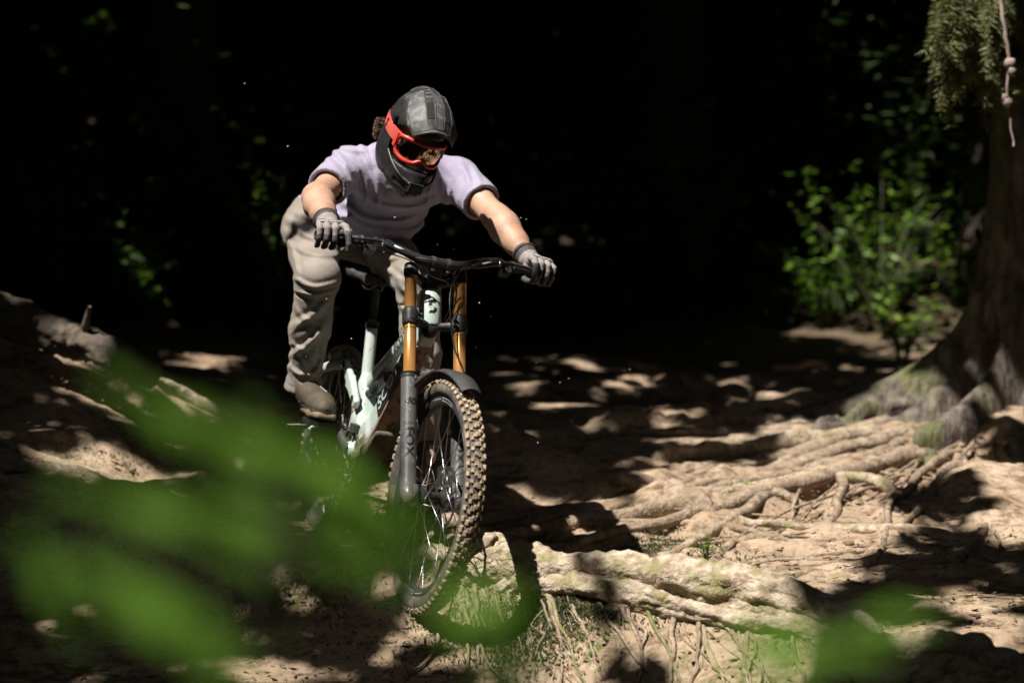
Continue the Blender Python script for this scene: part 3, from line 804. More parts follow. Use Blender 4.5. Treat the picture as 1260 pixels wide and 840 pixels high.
SD = V3(0, 1, 0)

# frame
f = Field((.24, -.07, .30), (1.0, .07, 1.0), .0052)
f.beam((.905, 0, .905), (.40, 0, .618), SD, .021, .023, .021, .024, .014, .015)
f.beam((.935, 0, .865), (.545, 0, .465), SD, .029, .035, .036, .044, .012, .015)
f.beam((.545, 0, .465), (.44, 0, .385), SD, .036, .040, .044, .044, .02, .03)
f.cone((.278, 0, .808), (.335, 0, .56), .0205, .022, .02)
f.beam((.335, 0, .60), (.40, 0, .44), SD, .024, .038, .03, .05, .018, .03)
f.beam((.31, 0, .455), (.50, 0, .43), SD, .034, .038, .045, .05, .02, .03)
f.cone((.44, -.05, .375), (.44, .05, .375), .034, .034, .015)
frame = bpart(f, 'frame', MAT['mint'])
ht = MB(); ht.lathe([(.0, -.062), (.034, -.062), (.0375, -.055), (.0375, .05), (.034, .062), (0, .062)], 40, closed=False)
def to_steer(V, u):                       # lathe axis y -> steering axis
    return A0 + u * AX + V[:, 1:2] * AX + V[:, 0:1] * FW + V[:, 2:3] * SD
o = ht.build('head_tube', MAT['mint'], bike, xf=lambda V: to_steer(V, .655) - ORG, angle=40); head_tube = o
# emblem on the head tube: two interlocked hooks
def wrap_poly(polys, c, axis, ref, r, name, mat, parent, st=False, sub=3):
    """flat polygons (s along the girth in metres, t along the axis) wrapped on a cylinder"""
    bm = bmesh.new()
    for pl in polys:
        bm.faces.new([bm.verts.new((s, t, 0)) for s, t in pl])
    bmesh.ops.triangulate(bm, faces=bm.faces[:])
    for _ in range(sub): bmesh.ops.subdivide_edges(bm, edges=[e for e in bm.edges if e.calc_length() > .004], cuts=1)
    bm.verts.index_update()
    V = np.array([v.co[:] for v in bm.verts]); F = [tuple(v.index for v in q.verts) for q in bm.faces]; bm.free()
    side = np.cross(axis, ref); a = V[:, 0] / r
    W = c + V[:, 1:2] * axis + r * (np.cos(a)[:, None] * ref + np.sin(a)[:, None] * side)
    if st: W = steered(W)
    return mesh_obj(name, W - ORG, F, mat, parent)
cam_dir = BR.T @ unit(V3(0, 0, CAM_Z) - b2w(fork(.655, 0, 0)))
ref = unit(cam_dir - AX * (cam_dir @ AX))
ref = rot(AX, R_(14)) @ ref
k = .034
hook1 = [(-.42, .10), (-.42, .38), (-.12, .66), (.42, .66), (.26, .38), (.0, .38), (-.14, .24), (-.02, .06)]
hook2 = [(-s, -t) for s, t in hook1]
bar_ = [(-.35, .10), (-.06, .02), (.35, -.10), (.06, -.02)]
wrap_poly([[(s * k, t * k * 1.05) for s, t in h] for h in (hook1, hook2)],
          A0 + .652 * AX, AX, ref, .0383, 'emblem', MAT['decal'], head_tube)

def text_mesh(s, size, shear=0.0, bold=.0):
    cu = bpy.data.curves.new('lettering', 'FONT'); cu.body = s; cu.size = size; cu.shear = shear; cu.offset = bold; cu.resolution_u = 3
    cu.align_x = 'CENTER'; cu.align_y = 'CENTER'
    ob = bpy.data.objects.new('lettering', cu); COL.objects.link(ob)
    dg = bpy.context.evaluated_depsgraph_get(); me = ob.evaluated_get(dg).to_mesh()
    bm = bmesh.new(); bm.from_mesh(me); ob.evaluated_get(dg).to_mesh_clear()
    bpy.data.objects.remove(ob); bpy.data.curves.remove(cu)
    bmesh.ops.triangulate(bm, faces=bm.faces[:]); return bm
def put_text(s, size, c, right, up, name, mat, parent, stretch=1.0, cyl=None, st=False, shear=0, bold=0):
    """lettering as thin geometry; cyl=(axis point, axis, radius) wraps it"""
    bm = text_mesh(s, size, shear, bold)
    if cyl:
        for _ in range(2): bmesh.ops.subdivide_edges(bm, edges=[e for e in bm.edges if e.calc_length() > .006], cuts=1)
        bmesh.ops.triangulate(bm, faces=bm.faces[:])
    bm.verts.index_update()
    V = np.array([v.co[:] for v in bm.verts]); F = [tuple(v.index for v in q.verts) for q in bm.faces]; bm.free()
    W = np.asarray(c) + V[:, 0:1] * stretch * np.asarray(right) + V[:, 1:2] * np.asarray(up)
    if cyl:
        o_, a_, r_ = cyl
        n_ = np.cross(right, up); h = W - o_
        alo = h @ a_; tang = np.cross(a_, n_); ang = (h @ tang) / r_
        W = o_ + alo[:, None] * a_ + r_ * (np.cos(ang)[:, None] * n_ + np.sin(ang)[:, None] * tang)
    if st: W = steered(W)
    return mesh_obj(name, W - ORG, F, mat, parent)
# big lettering along the drive side of the down tube on a black panel, small along the top tube
dtd = unit(V3(.935 - .545, 0, .865 - .465)); dtn = V3(-dtd[2], 0, dtd[0])
pc = V3(.735, -.0345, .662)
pan = MB(); q = []
for s_, w in ((-.155, .026), (-.145, .034), (.0, .032), (.12, .028), (.15, .016)):
    for v in (-w, w): q.append(pc + dtd * s_ + dtn * (v - .004) + V3(0, -.0012 + (.0045 if s_ > .1 else .0022 if s_ > -.05 else 0) * 1, 0))
pan.add(np.array(q), [(2 * i, 2 * i + 2, 2 * i + 3, 2 * i + 1) for i in range(4)])
bpart(pan, 'decal_panel', MAT['decal'], frame)
put_text('SCOTT', .062, pc + V3(0, -.003, 0) - dtn * .004, dtd + V3(0, .012, 0), dtn, 'lettering', MAT['mint'], frame, 1.35, bold=.0012)
ttd = unit(V3(.905 - .40, 0, .905 - .618)); ttn = V3(-ttd[2], 0, ttd[0])
put_text('SCOTT', .034, V3(.735, -.0238, .806), ttd, ttn, 'lettering', MAT['decal'], frame, 1.5, bold=.0008)
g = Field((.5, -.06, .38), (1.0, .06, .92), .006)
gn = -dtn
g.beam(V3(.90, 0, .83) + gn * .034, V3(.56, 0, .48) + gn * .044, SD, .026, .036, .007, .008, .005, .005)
bpart(g, 'down_tube_underside', MAT['guard'])
g = Field((.38, -.09, .28), (.75, .09, .54), .006)
g.beam((.43, 0, .345), (.60, 0, .40), SD, .052, .056, .014, .016, .012, .03); g.beam((.60, 0, .40), (.67, 0, .475), SD, .055, .042, .016, .010, .01, .03)
g.beam((.44, 0, .375), (.56, 0, .43), SD, .05, .05, .03, .03, .02, .02)
bpart(g, 'skid_plate', MAT['skid'])
for s in (-1, 1):
    r = Field((.12, -.1, .46), (.44, .1, .72), .006)
    r.beam((.19, s * .046, .648), (.30, s * .05, .60), SD, .010, .012, .020, .026, .008, .012); r.beam((.30, s * .05, .60), (.405, s * .047, .535), SD, .012, .012, .028, .018, .008, .012)
    rk = bpart(r, 'rocker_link', MAT['mint'])
    mb = MB(); mb.cyl((.19, s * .062, .648), (.19, s * .03, .648), .012); bpart(mb, 'pivot_bolt', MAT['black'], rk); mb = MB(); mb.cyl((.385, s * .063, .55), (.385, s * .03, .55), .012); bpart(mb, 'pivot_bolt', MAT['black'], rk)
    mb = MB(); mb.tube(catmull([(.19, s * .048, .648), (.08, s * .066, .628), (-.03, s * .083, .585), (-.055, s * .086, .50), (-.01, s * .082, .378)], 30), np.linspace(.014, .011, 30), 12, flat=1.4)
    bpart(mb, 'seat_stay', MAT['mint'])
    mb = MB(); mb.tube(catmull([(.385, s * .05, .42), (.28, s * .06, .40), (.1, s * .076, .385), (0, s * .08, .372)], 24), .013, 12, flat=1.5); bpart(mb, 'chain_stay', MAT['plastic'])
# shock between frame and link
mb = MB(); mb.cyl((.60, 0, .66), (.45, 0, .60), .024); mb.cyl((.45, 0, .60), (.36, 0, .565), .016); bpart(mb, 'shock', MAT['black'])
# seat post and saddle
mb = MB(); mb.cyl((.279, 0, .802), (.264, 0, .925), .0145); bpart(mb, 'seat_post', MAT['plastic'])
mb = MB(); mb.cyl((.281, 0, .793), (.277, 0, .818), .024, n=20); mb.box((.25, 0, .805), (.008, .012, .010)); bpart(mb, 'seat_clamp', MAT['black'])
s = Field((.0, -.1, .91), (.36, .1, 1.01), .006)
s.beam((.32, 0, .958), (.20, 0, .958), SD, .018, .030, .014, .014, .013, .02); s.beam((.20, 0, .958), (.06, 0, .972), SD, .030, .068, .014, .014, .013, .03); s.beam((.09, 0, .968), (.04, 0, .978), SD, .06, .066, .015, .012, .012, .02)
saddle = bpart(s, 'saddle', MAT['plastic'])
for y in (-.022, .022):
    mb = MB(); mb.tube(catmull([(.29, y * .5, .946), (.25, y, .928), (.17, y, .928), (.09, y, .955)], 16), .0035, 6); bpart(mb, 'rail', MAT['steel'], saddle)

# fork
LEGS = .086
for y in (-LEGS, LEGS):
    mb = MB(); mb.cyl(fork(.37, .047, y), fork(.768, .047, y), .0202, n=32); st_ = bpart(mb, 'stanchion', MAT['gold'], st=True)
    for u in (.715, .555):
        mb = MB(); mb.cyl(fork(u, .047, y), fork(u + .002, .047, y), .0206, n=32); bpart(mb, 'graduation_ring', MAT['decal'], st_, True)
    mb = MB(); P = np.array([fork(u, .047, y) for u in (.764, .776, .783, .787)]); mb.tube(P, [.0228, .0228, .020, .012], 28); bpart(mb, 'top_cap', MAT['black'], st=True, angle=35)
    mb = MB(); us = [.395, .392, .37, .33, .20, .08, .03, -.005, -.03]; rs = [.0225, .0272, .0275, .0268, .0262, .0262, .027, .026, .014]
    ff = [.047, .047, .047, .047, .047, .048, .050, .052, .052]
    mb.tube(np.array([fork(u, w, y) for u, w in zip(us, ff)]), rs, 28); low = bpart(mb, 'fork_lower', MAT['lower'], st=True, angle=50)
    mb = MB(); mb.cyl(fork(.385, .047, y), fork(.402, .047, y), .0288, n=28); bpart(mb, 'wiper_seal', MAT['black'], low, True)
    mb = MB(); mb.box(fork(-.005, .052, y * .96), (.024, .022, .030), np.array([FW, SD, AX])); bpart(mb, 'dropout', MAT['lower'], low, True)
    # lettering that reads down the leg
    legd = b2w(fork(.2, .047, y), True); cd = (RST.T @ (BR.T @ unit(V3(0, 0, CAM_Z) - legd))); n_ = unit(cd - AX * (cd @ AX)); n_ = rot(AX, R_(6)) @ n_
    up_ = np.cross(n_, -AX)                                # letters' up
    put_text('FOX', .040, fork(.165, .047, y) + n_ * .03, -AX, up_, 'lettering', MAT['decal'], low, 1.25, (fork(.165, .047, y), AX, .0274), True, bold=.0012)
    put_text('40', .032, fork(.30, .047, y) + n_ * .03, np.cross(AX, n_), AX, 'lettering', MAT['decal'], low, 1.2, (fork(.30, .047, y), AX, .0274), True, shear=.3, bold=.001)
    put_text('FLOAT', .012, fork(.226, .047, y) + n_ * .03, np.cross(AX, n_), AX, 'lettering', MAT['decal_dark'], low, 1.0, (fork(.226, .047, y), AX, .0274), True)
c = Field(fork(.59, .0, 0) - V3(.12, .14, .12), fork(.59, 0, 0) + V3(.16, .14, .14), .005)
for y in (-LEGS, LEGS):
    c.cone(fork(.578, .047, y), fork(.612, .047, y), .0265, .0265, .004); c.beam(fork(.592, .047, y), fork(.592, .008, y * .2), AX, .014, .010, .016, .020, .007, .008)
c.cone(fork(.586, 0, 0), fork(.594, 0, 0), .030, .030, .008)
for y in (-LEGS, LEGS): c.cone(fork(.56, .047, y), fork(.578, .047, y), .0208, .0208, 0, True)
crn = bpart(c, 'lower_crown', MAT['black'], st=True)
for y in (-LEGS, LEGS):
    for u in (.586, .604):
        mb = MB(); mb.cyl(fork(u, .078, y * .72), fork(u, .045, y * .72), .0045, n=10); bpart(mb, 'bolt', MAT['plastic'], crn, True)
c = Field(fork(.73, .0, 0) - V3(.12, .14, .12), fork(.73, 0, 0) + V3(.18, .14, .14), .005)
for y in (-LEGS, LEGS):
    c.cone(fork(.752, .047, y), fork(.762, .047, y), .0245, .0245, .004); c.beam(fork(.756, .040, y), fork(.745, .0, y * .2), AX, .009, .011, .016, .022, .006, .008)
c.cone(fork(.728, 0, 0), fork(.756, 0, 0), .026, .026, .01)
c.beam(fork(.754, .01, 0), fork(.780, .070, 0), SD, .026, .024, .010, .012, .008, .012)
bpart(c, 'upper_crown', MAT['black'], st=True)
# bolt-on arch guard
mg = MB(); th = np.linspace(R_(-62), R_(52), 40); G = np.zeros((40, 9, 3))
for i, a in enumerate(th):
    e = abs(i / 39 - .5) * 2; w = .042 * (1 - .25 * e ** 3)
    for j in range(9):
        s_ = j / 8 * 2 - 1; rr = .392 + .012 * (1 - s_ * s_) + .004 * math.sin(10 * a) * (1 - abs(s_))
        G[i, j] = HUB + rr * (math.sin(a) * FW + math.cos(a) * AX) + V3(0, s_ * w, 0)
mg.grid(G); mg.grid((G - HUB) * .992 + HUB)
gd = bpart(mg, 'front_mudguard', MAT['plastic'], st=True)
for y in (-1, 1):                                             # arms of the guard that clip to the legs
    for k in range(3):
        mb = MB(); a = R_(-6 + 9 * k); p0 = HUB + .396 * (math.sin(a) * FW + math.cos(a) * AX) + V3(0, y * .036, 0)
        mb.tube(catmull([p0, p0 + V3(0, y * .022, -.012) - .004 * AX, fork(.385 - .016 * k, .075 - .006 * k, y * .078)], 10), .0058, 8, flat=1.5); bpart(mb, 'arm', MAT['plastic'], gd, True)
mb = MB(); c_ = [fork(.375, .052, y) for y in (-LEGS, LEGS)]
mb.tube(catmull([c_[0], fork(.405, .03, -.06), fork(.42, .02, 0), fork(.405, .03, .06), c_[1]], 24), .013, 10); bpart(mb, 'fork_arch', MAT['lower'], st=True)

# cockpit
BARC = (.785, .085)
def barp(y):
    e = abs(y); rise = .050 * smooth(.045, .20, e); back = .052 * smooth(.03, .40, e)
    return fork(BARC[0] + float(rise), BARC[1] - float(back), y)
mb = MB(); ys = np.linspace(-.41, .41, 61)
mb.tube(np.array([barp(y) for y in ys]), np.where(np.abs(ys) < .045, .0176, np.interp(np.abs(ys), [.045, .15], [.0172, .0118])), 20, up=AX)
hb = bpart(mb, 'handlebar', MAT['black'], st=True)
for y in (-.026, .026):
    mb = MB(); mb.tube(np.array([barp(y - .006), barp(y), barp(y + .006)]), .0205, 20, up=AX); mb.box(barp(y) - .012 * AX - .01 * FW, (.014, .006, .018), np.array([FW, SD, AX])); bpart(mb, 'stem_clamp', MAT['plastic'], st=True, angle=40)
for s in (-1, 1):
    mb = MB(); yy = np.linspace(.272, .412, 40) * s
    mb.tube(np.array([barp(y) for y in yy]), np.where(np.arange(40) % 3 == 0, .0150, .0165), 18, up=AX); gp = bpart(mb, 'grip', MAT['plastic'], st=True)
    mb = MB(); mb.tube(np.array([barp(s * y) for y in (.255, .262, .272)]), .0178, 18, up=AX); bpart(mb, 'lock_ring', MAT['plastic'], gp, True)
    # brake: clamp, master cylinder, lever blade
    o0 = barp(s * .215); cl = MB(); cl.tube(np.array([barp(s * y) for y in (.208, .215, .222)]), .0165, 16, up=AX); cl.box(o0 + .016 * FW - .008 * AX, (.012, .007, .010), np.array([FW, SD, AX]))
    brk = bpart(cl, 'brake_clamp', MAT['black'], st=True, angle=40)
    mb = MB(); a = barp(s * .10) + .030 * FW - .020 * AX; b = barp(s * .205) + .036 * FW - .016 * AX
    mb.tube(catmull([a, .5 * (a + b), b], 10), [.006, .0085, .010, .0105, .0105, .0105, .0105, .0105, .010, .007], 14, up=AX); mb.cyl(.6 * b + .4 * a + .008 * AX, .9 * b + .1 * a + .010 * AX, .009, n=12)
    bd = bpart(mb, 'master_cylinder', MAT['black'], st=True, angle=40)
    mb = MB(); mb.box(.5 * (a + b) + .0105 * FW + .002 * AX, (.0006, .018, .0035), np.array([FW, unit(b - a), AX])); bpart(mb, 'print', MAT['decal_white'], bd, True)
    mb = MB(); p0 = b + .004 * FW
    mb.tube(catmull([p0, barp(s * .245) + .052 * FW - .018 * AX, barp(s * .285) + .058 * FW - .020 * AX, barp(s * .33) + .055 * FW - .021 * AX, barp(s * .345) + .062 * FW - .022 * AX], 20), [.0075] * 6 + [.0055] * 14, 10, up=AX, flat=.8); bpart(mb, 'brake_lever', MAT['black'], st=True)
    mb = MB(); mb.cyl(p0 + .012 * AX, p0 - .014 * AX, .006, n=12); bpart(mb, 'lever_pivot', MAT['steel'], brk, True)
# shifter / dropper pods under the bar
for s, y in ((-1, .235), (1, .24)):
    mb = MB(); q = barp(s * y) - .030 * AX + .004 * FW; mb.box(q, (.020, .016, .010), np.array([FW, SD, AX])); mb.cyl(q, q + .03 * FW - .006 * AX + V3(0, s * .022, 0), .005, n=8); bpart(mb, 'shift_pod', MAT['black'], st=True, angle=30)
def cable(pts, r, name='cable', n=40): mb = MB(); mb.tube(catmull(pts, n), r, 7); return bpart(mb, name, MAT['cable'], st=True)
aL = barp(.10) + .030 * FW - .020 * AX; aR = barp(-.10) + .030 * FW - .020 * AX
cable([aL, barp(.06) + .05 * FW - .028 * AX, fork(.70, .10, .035), fork(.62, .10, .030), fork(.50, .085, .052), fork(.42, .085, .085), fork(.30, .085, .096), fork(.08, .075, .10)], .0027)
cable([aR, barp(-.04) + .05 * FW - .02 * AX, fork(.745, .115, .03), fork(.70, .10, .052), fork(.64, .06, .058), fork(.60, .0, .045)], .0027)
cable([barp(-.21) - .03 * AX, barp(-.12) - .04 * AX + .03 * FW, fork(.735, .085, -.03), fork(.722, .08, .03), fork(.69, .05, .058), fork(.62, -.01, .05)], .0022)

# wheels
def make_wheel(name, front):
    w = bpy.data.objects.new(name, None); COL.objects.link(w); w.parent = bike
    ty = MB(); pr = []
    for a in np.linspace(0, 2 * math.pi, 22, endpoint=False): pr.append((.341 + .0275 * math.cos(a), .0315 * math.sin(a)))
    ty.lathe(pr, 110); ty.build('tyre', MAT['rubber'], w)
    kn = MB(); n = 70
    for i in range(n):
        for (sa, wy, wl, rl, ph, hgt) in ((R_(8), .0064, .0082, 0, 0, .0060), (R_(-8), .0064, .0082, 0, 0, .0060), (R_(27), .0062, .0076, 0, .5, .0060), (R_(-27), .0062, .0076, 0, .5, .0060), (R_(50), .0064, .0092, 0, .0, .0076), (R_(-50), .0064, .0092, 0, .0, .0076)):
            a = (i + ph) / n * 2 * math.pi + .01 * math.sin(i * 7 + sa * 9)
            rd = V3(math.cos(a), 0, math.sin(a)); tg = V3(-math.sin(a), 0, math.cos(a))
            nn = math.cos(sa) * rd + math.sin(sa) * SD; bb = np.cross(nn, tg); jit = 1 + .12 * math.sin(i * 12.9 + sa * 31)
            c0 = .341 * rd + .0275 * math.cos(sa) * rd + .0315 * math.sin(sa) * SD
            S = np.array([[x, y, z] for x in (-1, 1) for y in (-1, 1) for z in (0, 1)], float)
            tp_ = np.where(S[:, 2:3] > 0, .8, 1.0)
            Vv = c0 + S[:, 0:1] * wl * jit * tp_ * tg + S[:, 1:2] * wy * tp_ * bb + (S[:, 2:3] * (hgt + .003) - .003) * nn
            kn.add(Vv, [(0, 1, 3, 2), (4, 6, 7, 5), (0, 4, 5, 1), (2, 3, 7, 6), (0, 2, 6, 4), (1, 5, 7, 3)])
    o = kn.build('tread', MAT['knob'], w, False); o['kind'] = 'stuff'
    rm = MB(); rm.lathe([(.320, -.0155), (.312, -.0175), (.300, -.0165), (.289, -.009), (.287, 0), (.289, .009), (.300, .0165), (.312, .0175), (.320, .0155), (.316, 0)], 110); rm.build('rim', MAT['rim'], w, angle=40)
    for s in (-1, 1):
        for k in range(6):
            dc = MB(); a0 = k * math.pi / 3 + .3
            for (b0, b1, r0, r1) in ((0, .30, .3005, .3018), (0, .30, .3100, .3113), (0, .008, .3005, .3113), (.292, .30, .3005, .3113), (.36, .56, .3052, .3066)):
                aa = np.linspace(a0 + b0, a0 + b1, 10); G = np.zeros((10, 2, 3))
                for i, a in enumerate(aa):
                    for j, r in enumerate((r0, r1)): G[i, j] = (r * math.cos(a), s * (.0172 + .0012 * (r - .300) / .012), r * math.sin(a))
                dc.grid(G)
            dc.build('rim_decal', MAT['decal_white'], w)
    hb_ = MB(); hb_.lathe([(0, -.055), (.012, -.055), (.012, -.045), (.030, -.040), (.030, -.034), (.016, -.026), (.015, .022), (.031, .032), (.031, .038), (.014, .045), (.014, .055), (0, .055)], 28, closed=False); hb_.build('hub', MAT['black'], w, angle=35)
    for i in range(28):
        s = 1 if i % 2 else -1; a = i / 28 * 2 * math.pi; cr = .55 * (1 if (i // 2) % 2 else -1)
        p = V3(.029 * math.cos(a + cr * 2.2), s * .036, .029 * math.sin(a + cr * 2.2)); q = V3(.289 * math.cos(a), s * .003, .289 * math.sin(a))
        mb = MB(); mb.tube(np.array([p, .5 * (p + q), q]), .00125, 5); mb.build('spoke', MAT['steel'], w)
    ro = MB(); yy = .041
    for (r0, r1) in ((.088, .1015), (.030, .044)): ro.lathe([(r0, yy - .001), (r1, yy - .001), (r1, yy + .001), (r0, yy + .001)], 60)
    for k in range(9):
        a = k / 9 * 6.283; p = V3(.04 * math.cos(a), yy, .04 * math.sin(a)); q = V3(.09 * math.cos(a + .5), yy, .09 * math.sin(a + .5)); ro.tube(np.array([p, .5 * (p + q) + V3(0, .0003, 0), q]), .0035, 6, flat=.35)
    ro.build('brake_rotor', MAT['steel'], w)
    return w
fwheel = make_wheel('front_wheel', True)
fwheel.location = tuple(HUB - ORG); fwheel.rotation_euler = Matrix([list(r) for r in RST]).to_euler()
rwheel = make_wheel('rear_wheel', False); rwheel.location = tuple(V3(.01, 0, .352) - ORG); rwheel.rotation_euler = (0, .07, 0); rwheel.scale = (.935, .935, .935)
mb = MB(); mb.cyl(HUB + V3(0, -.10, 0), HUB + V3(0, .10, 0), .010, n=18); bpart(mb, 'front_axle', MAT['black'], st=True)
mb = MB(); q = HUB + .085 * AX - .05 * FW + V3(0, .052, 0); mb.box(q, (.016, .016, .034), np.array([FW, SD, AX])); mb.box(q + .018 * FW, (.010, .018, .026), np.array([FW, SD, AX])); mb.cyl(q + .03 * AX + V3(0, .01, 0), q - .03 * AX + V3(0, .02, 0), .007, n=10)
bpart(mb, 'brake_caliper', MAT['steel'], st=True, angle=30)

# drivetrain
BBC = V3(.44, 0, .375)
cr = MB(); pr = []
for i in range(36 * 2):
    pass
cr.lathe([(.062, -.0515), (.074, -.0515), (.074, -.0485), (.062, -.0485)], 72); cr.lathe([(.02, -.052), (.032, -.052), (.032, -.048), (.02, -.048)], 30)
for k in range(5):
    a = k / 5 * 6.283; cr.tube(np.array([BBC * 0 + V3(.028 * math.cos(a), -.05, .028 * math.sin(a)), V3(.046 * math.cos(a), -.05, .046 * math.sin(a)), V3(.066 * math.cos(a), -.05, .066 * math.sin(a))]), .006, 6, flat=.5)
for k in range(34):
    a = k / 34 * 6.283; cr.box(V3(.0765 * math.cos(a), -.05, .0765 * math.sin(a)), (.003, .0012, .0022), np.array([V3(math.cos(a), 0, math.sin(a)), SD, V3(-math.sin(a), 0, math.cos(a))]))
cr.v = [v + BBC for v in cr.v]; bpart(cr, 'chainring', MAT['black'], angle=30)
ch = MB(); ths = np.linspace(R_(-80), R_(80), 24); P = [BBC + V3(.077 * math.cos(a), -.05, .077 * math.sin(a)) for a in ths]
P = P + [V3(.0, -.05, .372 + .045)] + [V3(.045 * math.cos(a), -.05, .372 + .045 * math.sin(a)) for a in np.linspace(R_(100), R_(200), 8)] + [V3(-.02, -.05, .27), V3(.02, -.05, .235), V3(.06, -.05, .27), BBC + V3(.0, -.05, -.077)]
P = np.array(P); P = np.vstack([P, P[:1]]); s_ = np.r_[0, np.cumsum(np.linalg.norm(np.diff(P, axis=0), axis=1))]; nl = int(s_[-1] / .0127)
lk = [np.array([np.interp(t, s_, P[:, k]) for k in range(3)]) for t in np.linspace(0, s_[-1], nl, endpoint=False)]
for i in range(nl):
    a, b = lk[i], lk[(i + 1) % nl]; T_ = unit(b - a); ch.box(.5 * (a + b), (.0062, .0036 if i % 2 else .0024, .0042), np.array([T_, SD, np.cross(T_, SD)]))
o = bpart(ch, 'chain', MAT['chain'], smooth_=False); o['kind'] = 'stuff'
cs = MB()
for k, r in enumerate((.046, .042, .038, .034, .030, .026, .022)): cs.lathe([(.018, -.032 - .0042 * k), (r, -.032 - .0042 * k), (r, -.0335 - .0042 * k), (.018, -.0335 - .0042 * k)], 30, c=(0, 0, .372))
bpart(cs, 'cassette', MAT['steel'], angle=30)
mb = MB(); mb.tube(catmull([(0, -.085, .34), (-.03, -.09, .30), (.0, -.07, .255), (.02, -.06, .235)], 14), .012, 10, flat=1.5); mb.cyl((.02, -.064, .235), (.02, -.044, .235), .022, n=20); mb.cyl((-.018, -.064, .285), (-.018, -.044, .285), .02, n=20); bpart(mb, 'derailleur', MAT['black'])
mb = MB(); mb.box(BBC + V3(.02, -.055, .083), (.026, .011, .014)); mb.cyl(BBC + V3(.0, -.05, .06), BBC + V3(.02, -.05, .09), .008); bpart(mb, 'chain_guide', MAT['plastic'], angle=30)
CRK = R_(24); cd_ = V3(-math.cos(CRK), 0, math.sin(CRK))
PEDR = BBC + .165 * cd_ + V3(0, -.135, 0); PEDL = BBC - .165 * cd_ + V3(0, .135, 0)
for s, pd in ((-1, PEDR), (1, PEDL)):
    d_ = cd_ if s < 0 else -cd_
    mb = MB(); mb.tube(catmull([BBC + V3(0, s * .058, 0), BBC + .06 * d_ + V3(0, s * .066, 0), BBC + .165 * d_ + V3(0, s * .074, 0)], 14), np.linspace(.017, .012, 14), 12, flat=1.3); ca = bpart(mb, 'crank_arm', MAT['plastic'])
    mb = MB(); mb.cyl(BBC + .165 * d_ + V3(0, s * .07, 0), pd + V3(0, s * .05, 0), .007, n=10)
    for x in (-.045, .045): mb.box(pd + V3(x, 0, 0), (.006, .05, .008))
    for y in (-.048, -.018, .018, .048): mb.box(pd + V3(0, y, 0), (.046, .005, .0075))
    pdl = bpart(mb, 'pedal', MAT['black'], angle=30)
# ------------------------------------------------------------------ rider
MAT['skin'] = material('rider skin', (.43, .255, .175), (.49, .305, .215), 16, .5, .6, bump=.12, bscale=90, c3=(.43, .235, .155), s3=12)  # skin tones mixed by noise
MAT['shirt'] = material('lavender grey cotton', (.31, .285, .39), (.34, .315, .42), 30, .85, bump=.25, bscale=240, sheen=.2)
MAT['pants'] = material('taupe riding trousers', (.235, .203, .172), (.265, .232, .20), 14, .7, bump=.2, bscale=160, sheen=.1)
MAT['pants_seam'] = material('trouser seam', (.29, .26, .225), (.25, .22, .19), 60, .8)
MAT['glove'] = material('grey glove fabric', (.30, .265, .255), (.25, .22, .215), 60, .8, bump=.4, bscale=260)
MAT['glove_dark'] = material('dark glove palm', (.075, .068, .068), (.05, .046, .046), 50, .7, bump=.3, bscale=260)
MAT['glove_pipe'] = material('pale glove piping', (.50, .46, .44), (.42, .38, .37), 60, .7)
MAT['shoe'] = material('brown olive shoe', (.085, .068, .04), (.05, .04, .025), 24, .7, bump=.3, bscale=150)
MAT['sole'] = material('tan gum sole', (.22, .17, .11), (.12, .095, .06), 30, .7)
MAT['helmet'] = material('scuffed matte black shell', (.020, .020, .022), (.042, .041, .042), 22, .36, .55, c3=(.09, .088, .085), s3=34, bump=.06, bscale=120)
MAT['helmet_black'] = material('black helmet shell', (.014, .014, .015), (.025, .025, .026), 30, .35, .5)
MAT['visor_grey'] = material('grey visor panel', (.055, .056, .06), (.085, .085, .088), 24, .45, .6, c3=(.17, .165, .16), s3=40)
MAT['coral'] = material('coral red strap', (.66, .11, .085), (.60, .095, .075), 30, .6, bump=.15, bscale=300)
MAT['coral_gloss'] = material('coral red goggle frame', (.60, .055, .04), (.55, .05, .035), 30, .35)
MAT['lens'] = material('mirrored bronze lens', (.42, .30, .20), (.36, .26, .19), 6, .05, metal=1.0)
MAT['hair'] = material('brown curly hair', (.085, .045, .025), (.055, .03, .018), 40, .55)
MAT['vent_dark'] = material('dark vent opening', (.012, .012, .012), None, 10, .9)

fwd = unit(BR @ V3(1, 0, 0)); left = unit(np.cross(V3(0, 0, 1), fwd))
# joints, at real depths along the bike
hipR, hipL = at(382, 282, 8.88), at(456, 292, 8.98)
kneeR, ankR = at(390, 343, 8.47), at(373, 474, 8.62)
kneeL, ankL = at(514, 348, 8.32), at(521, 545, 8.36)
pelv = at(416, 268, 8.95); belly = at(462, 258, 8.68); chest = at(492, 222, 8.46); neck = at(497, 190, 8.34)
shR, shL = at(428, 207, 8.40), at(566, 222, 8.47)
elR, elL = at(389, 243, 8.14), at(611, 268, 8.27)
headc = at(514, 168, 8.05)
gripc = {}
for s in (-1, 1): gripc[s] = (b2w(barp(s * .368), True), unit(b2w(barp(s * .40), True) - b2w(barp(s * .27), True)))
def hand_frame(s):
    o, a = gripc[s]; u = unit(V3(0, 0, 1) - a * a[2]); fw = np.cross(u, a) * (1 if s < 0 else -1)
    if fw @ fwd < 0: fw = -fw
    return o, a, unit(fw), u
def wrist(s):
    o, a, fw, u = hand_frame(s); return o - .068 * fw + .050 * u - .006 * a
wrR, wrL = wrist(-1), wrist(1)
rider = empty('person', .5 * (b2w(PEDR) + b2w(PEDL))); ROFF = np.array(rider.location)
tag(rider, 'rider in lavender shirt, taupe trousers and black full face helmet crouched on the bike', 'person')

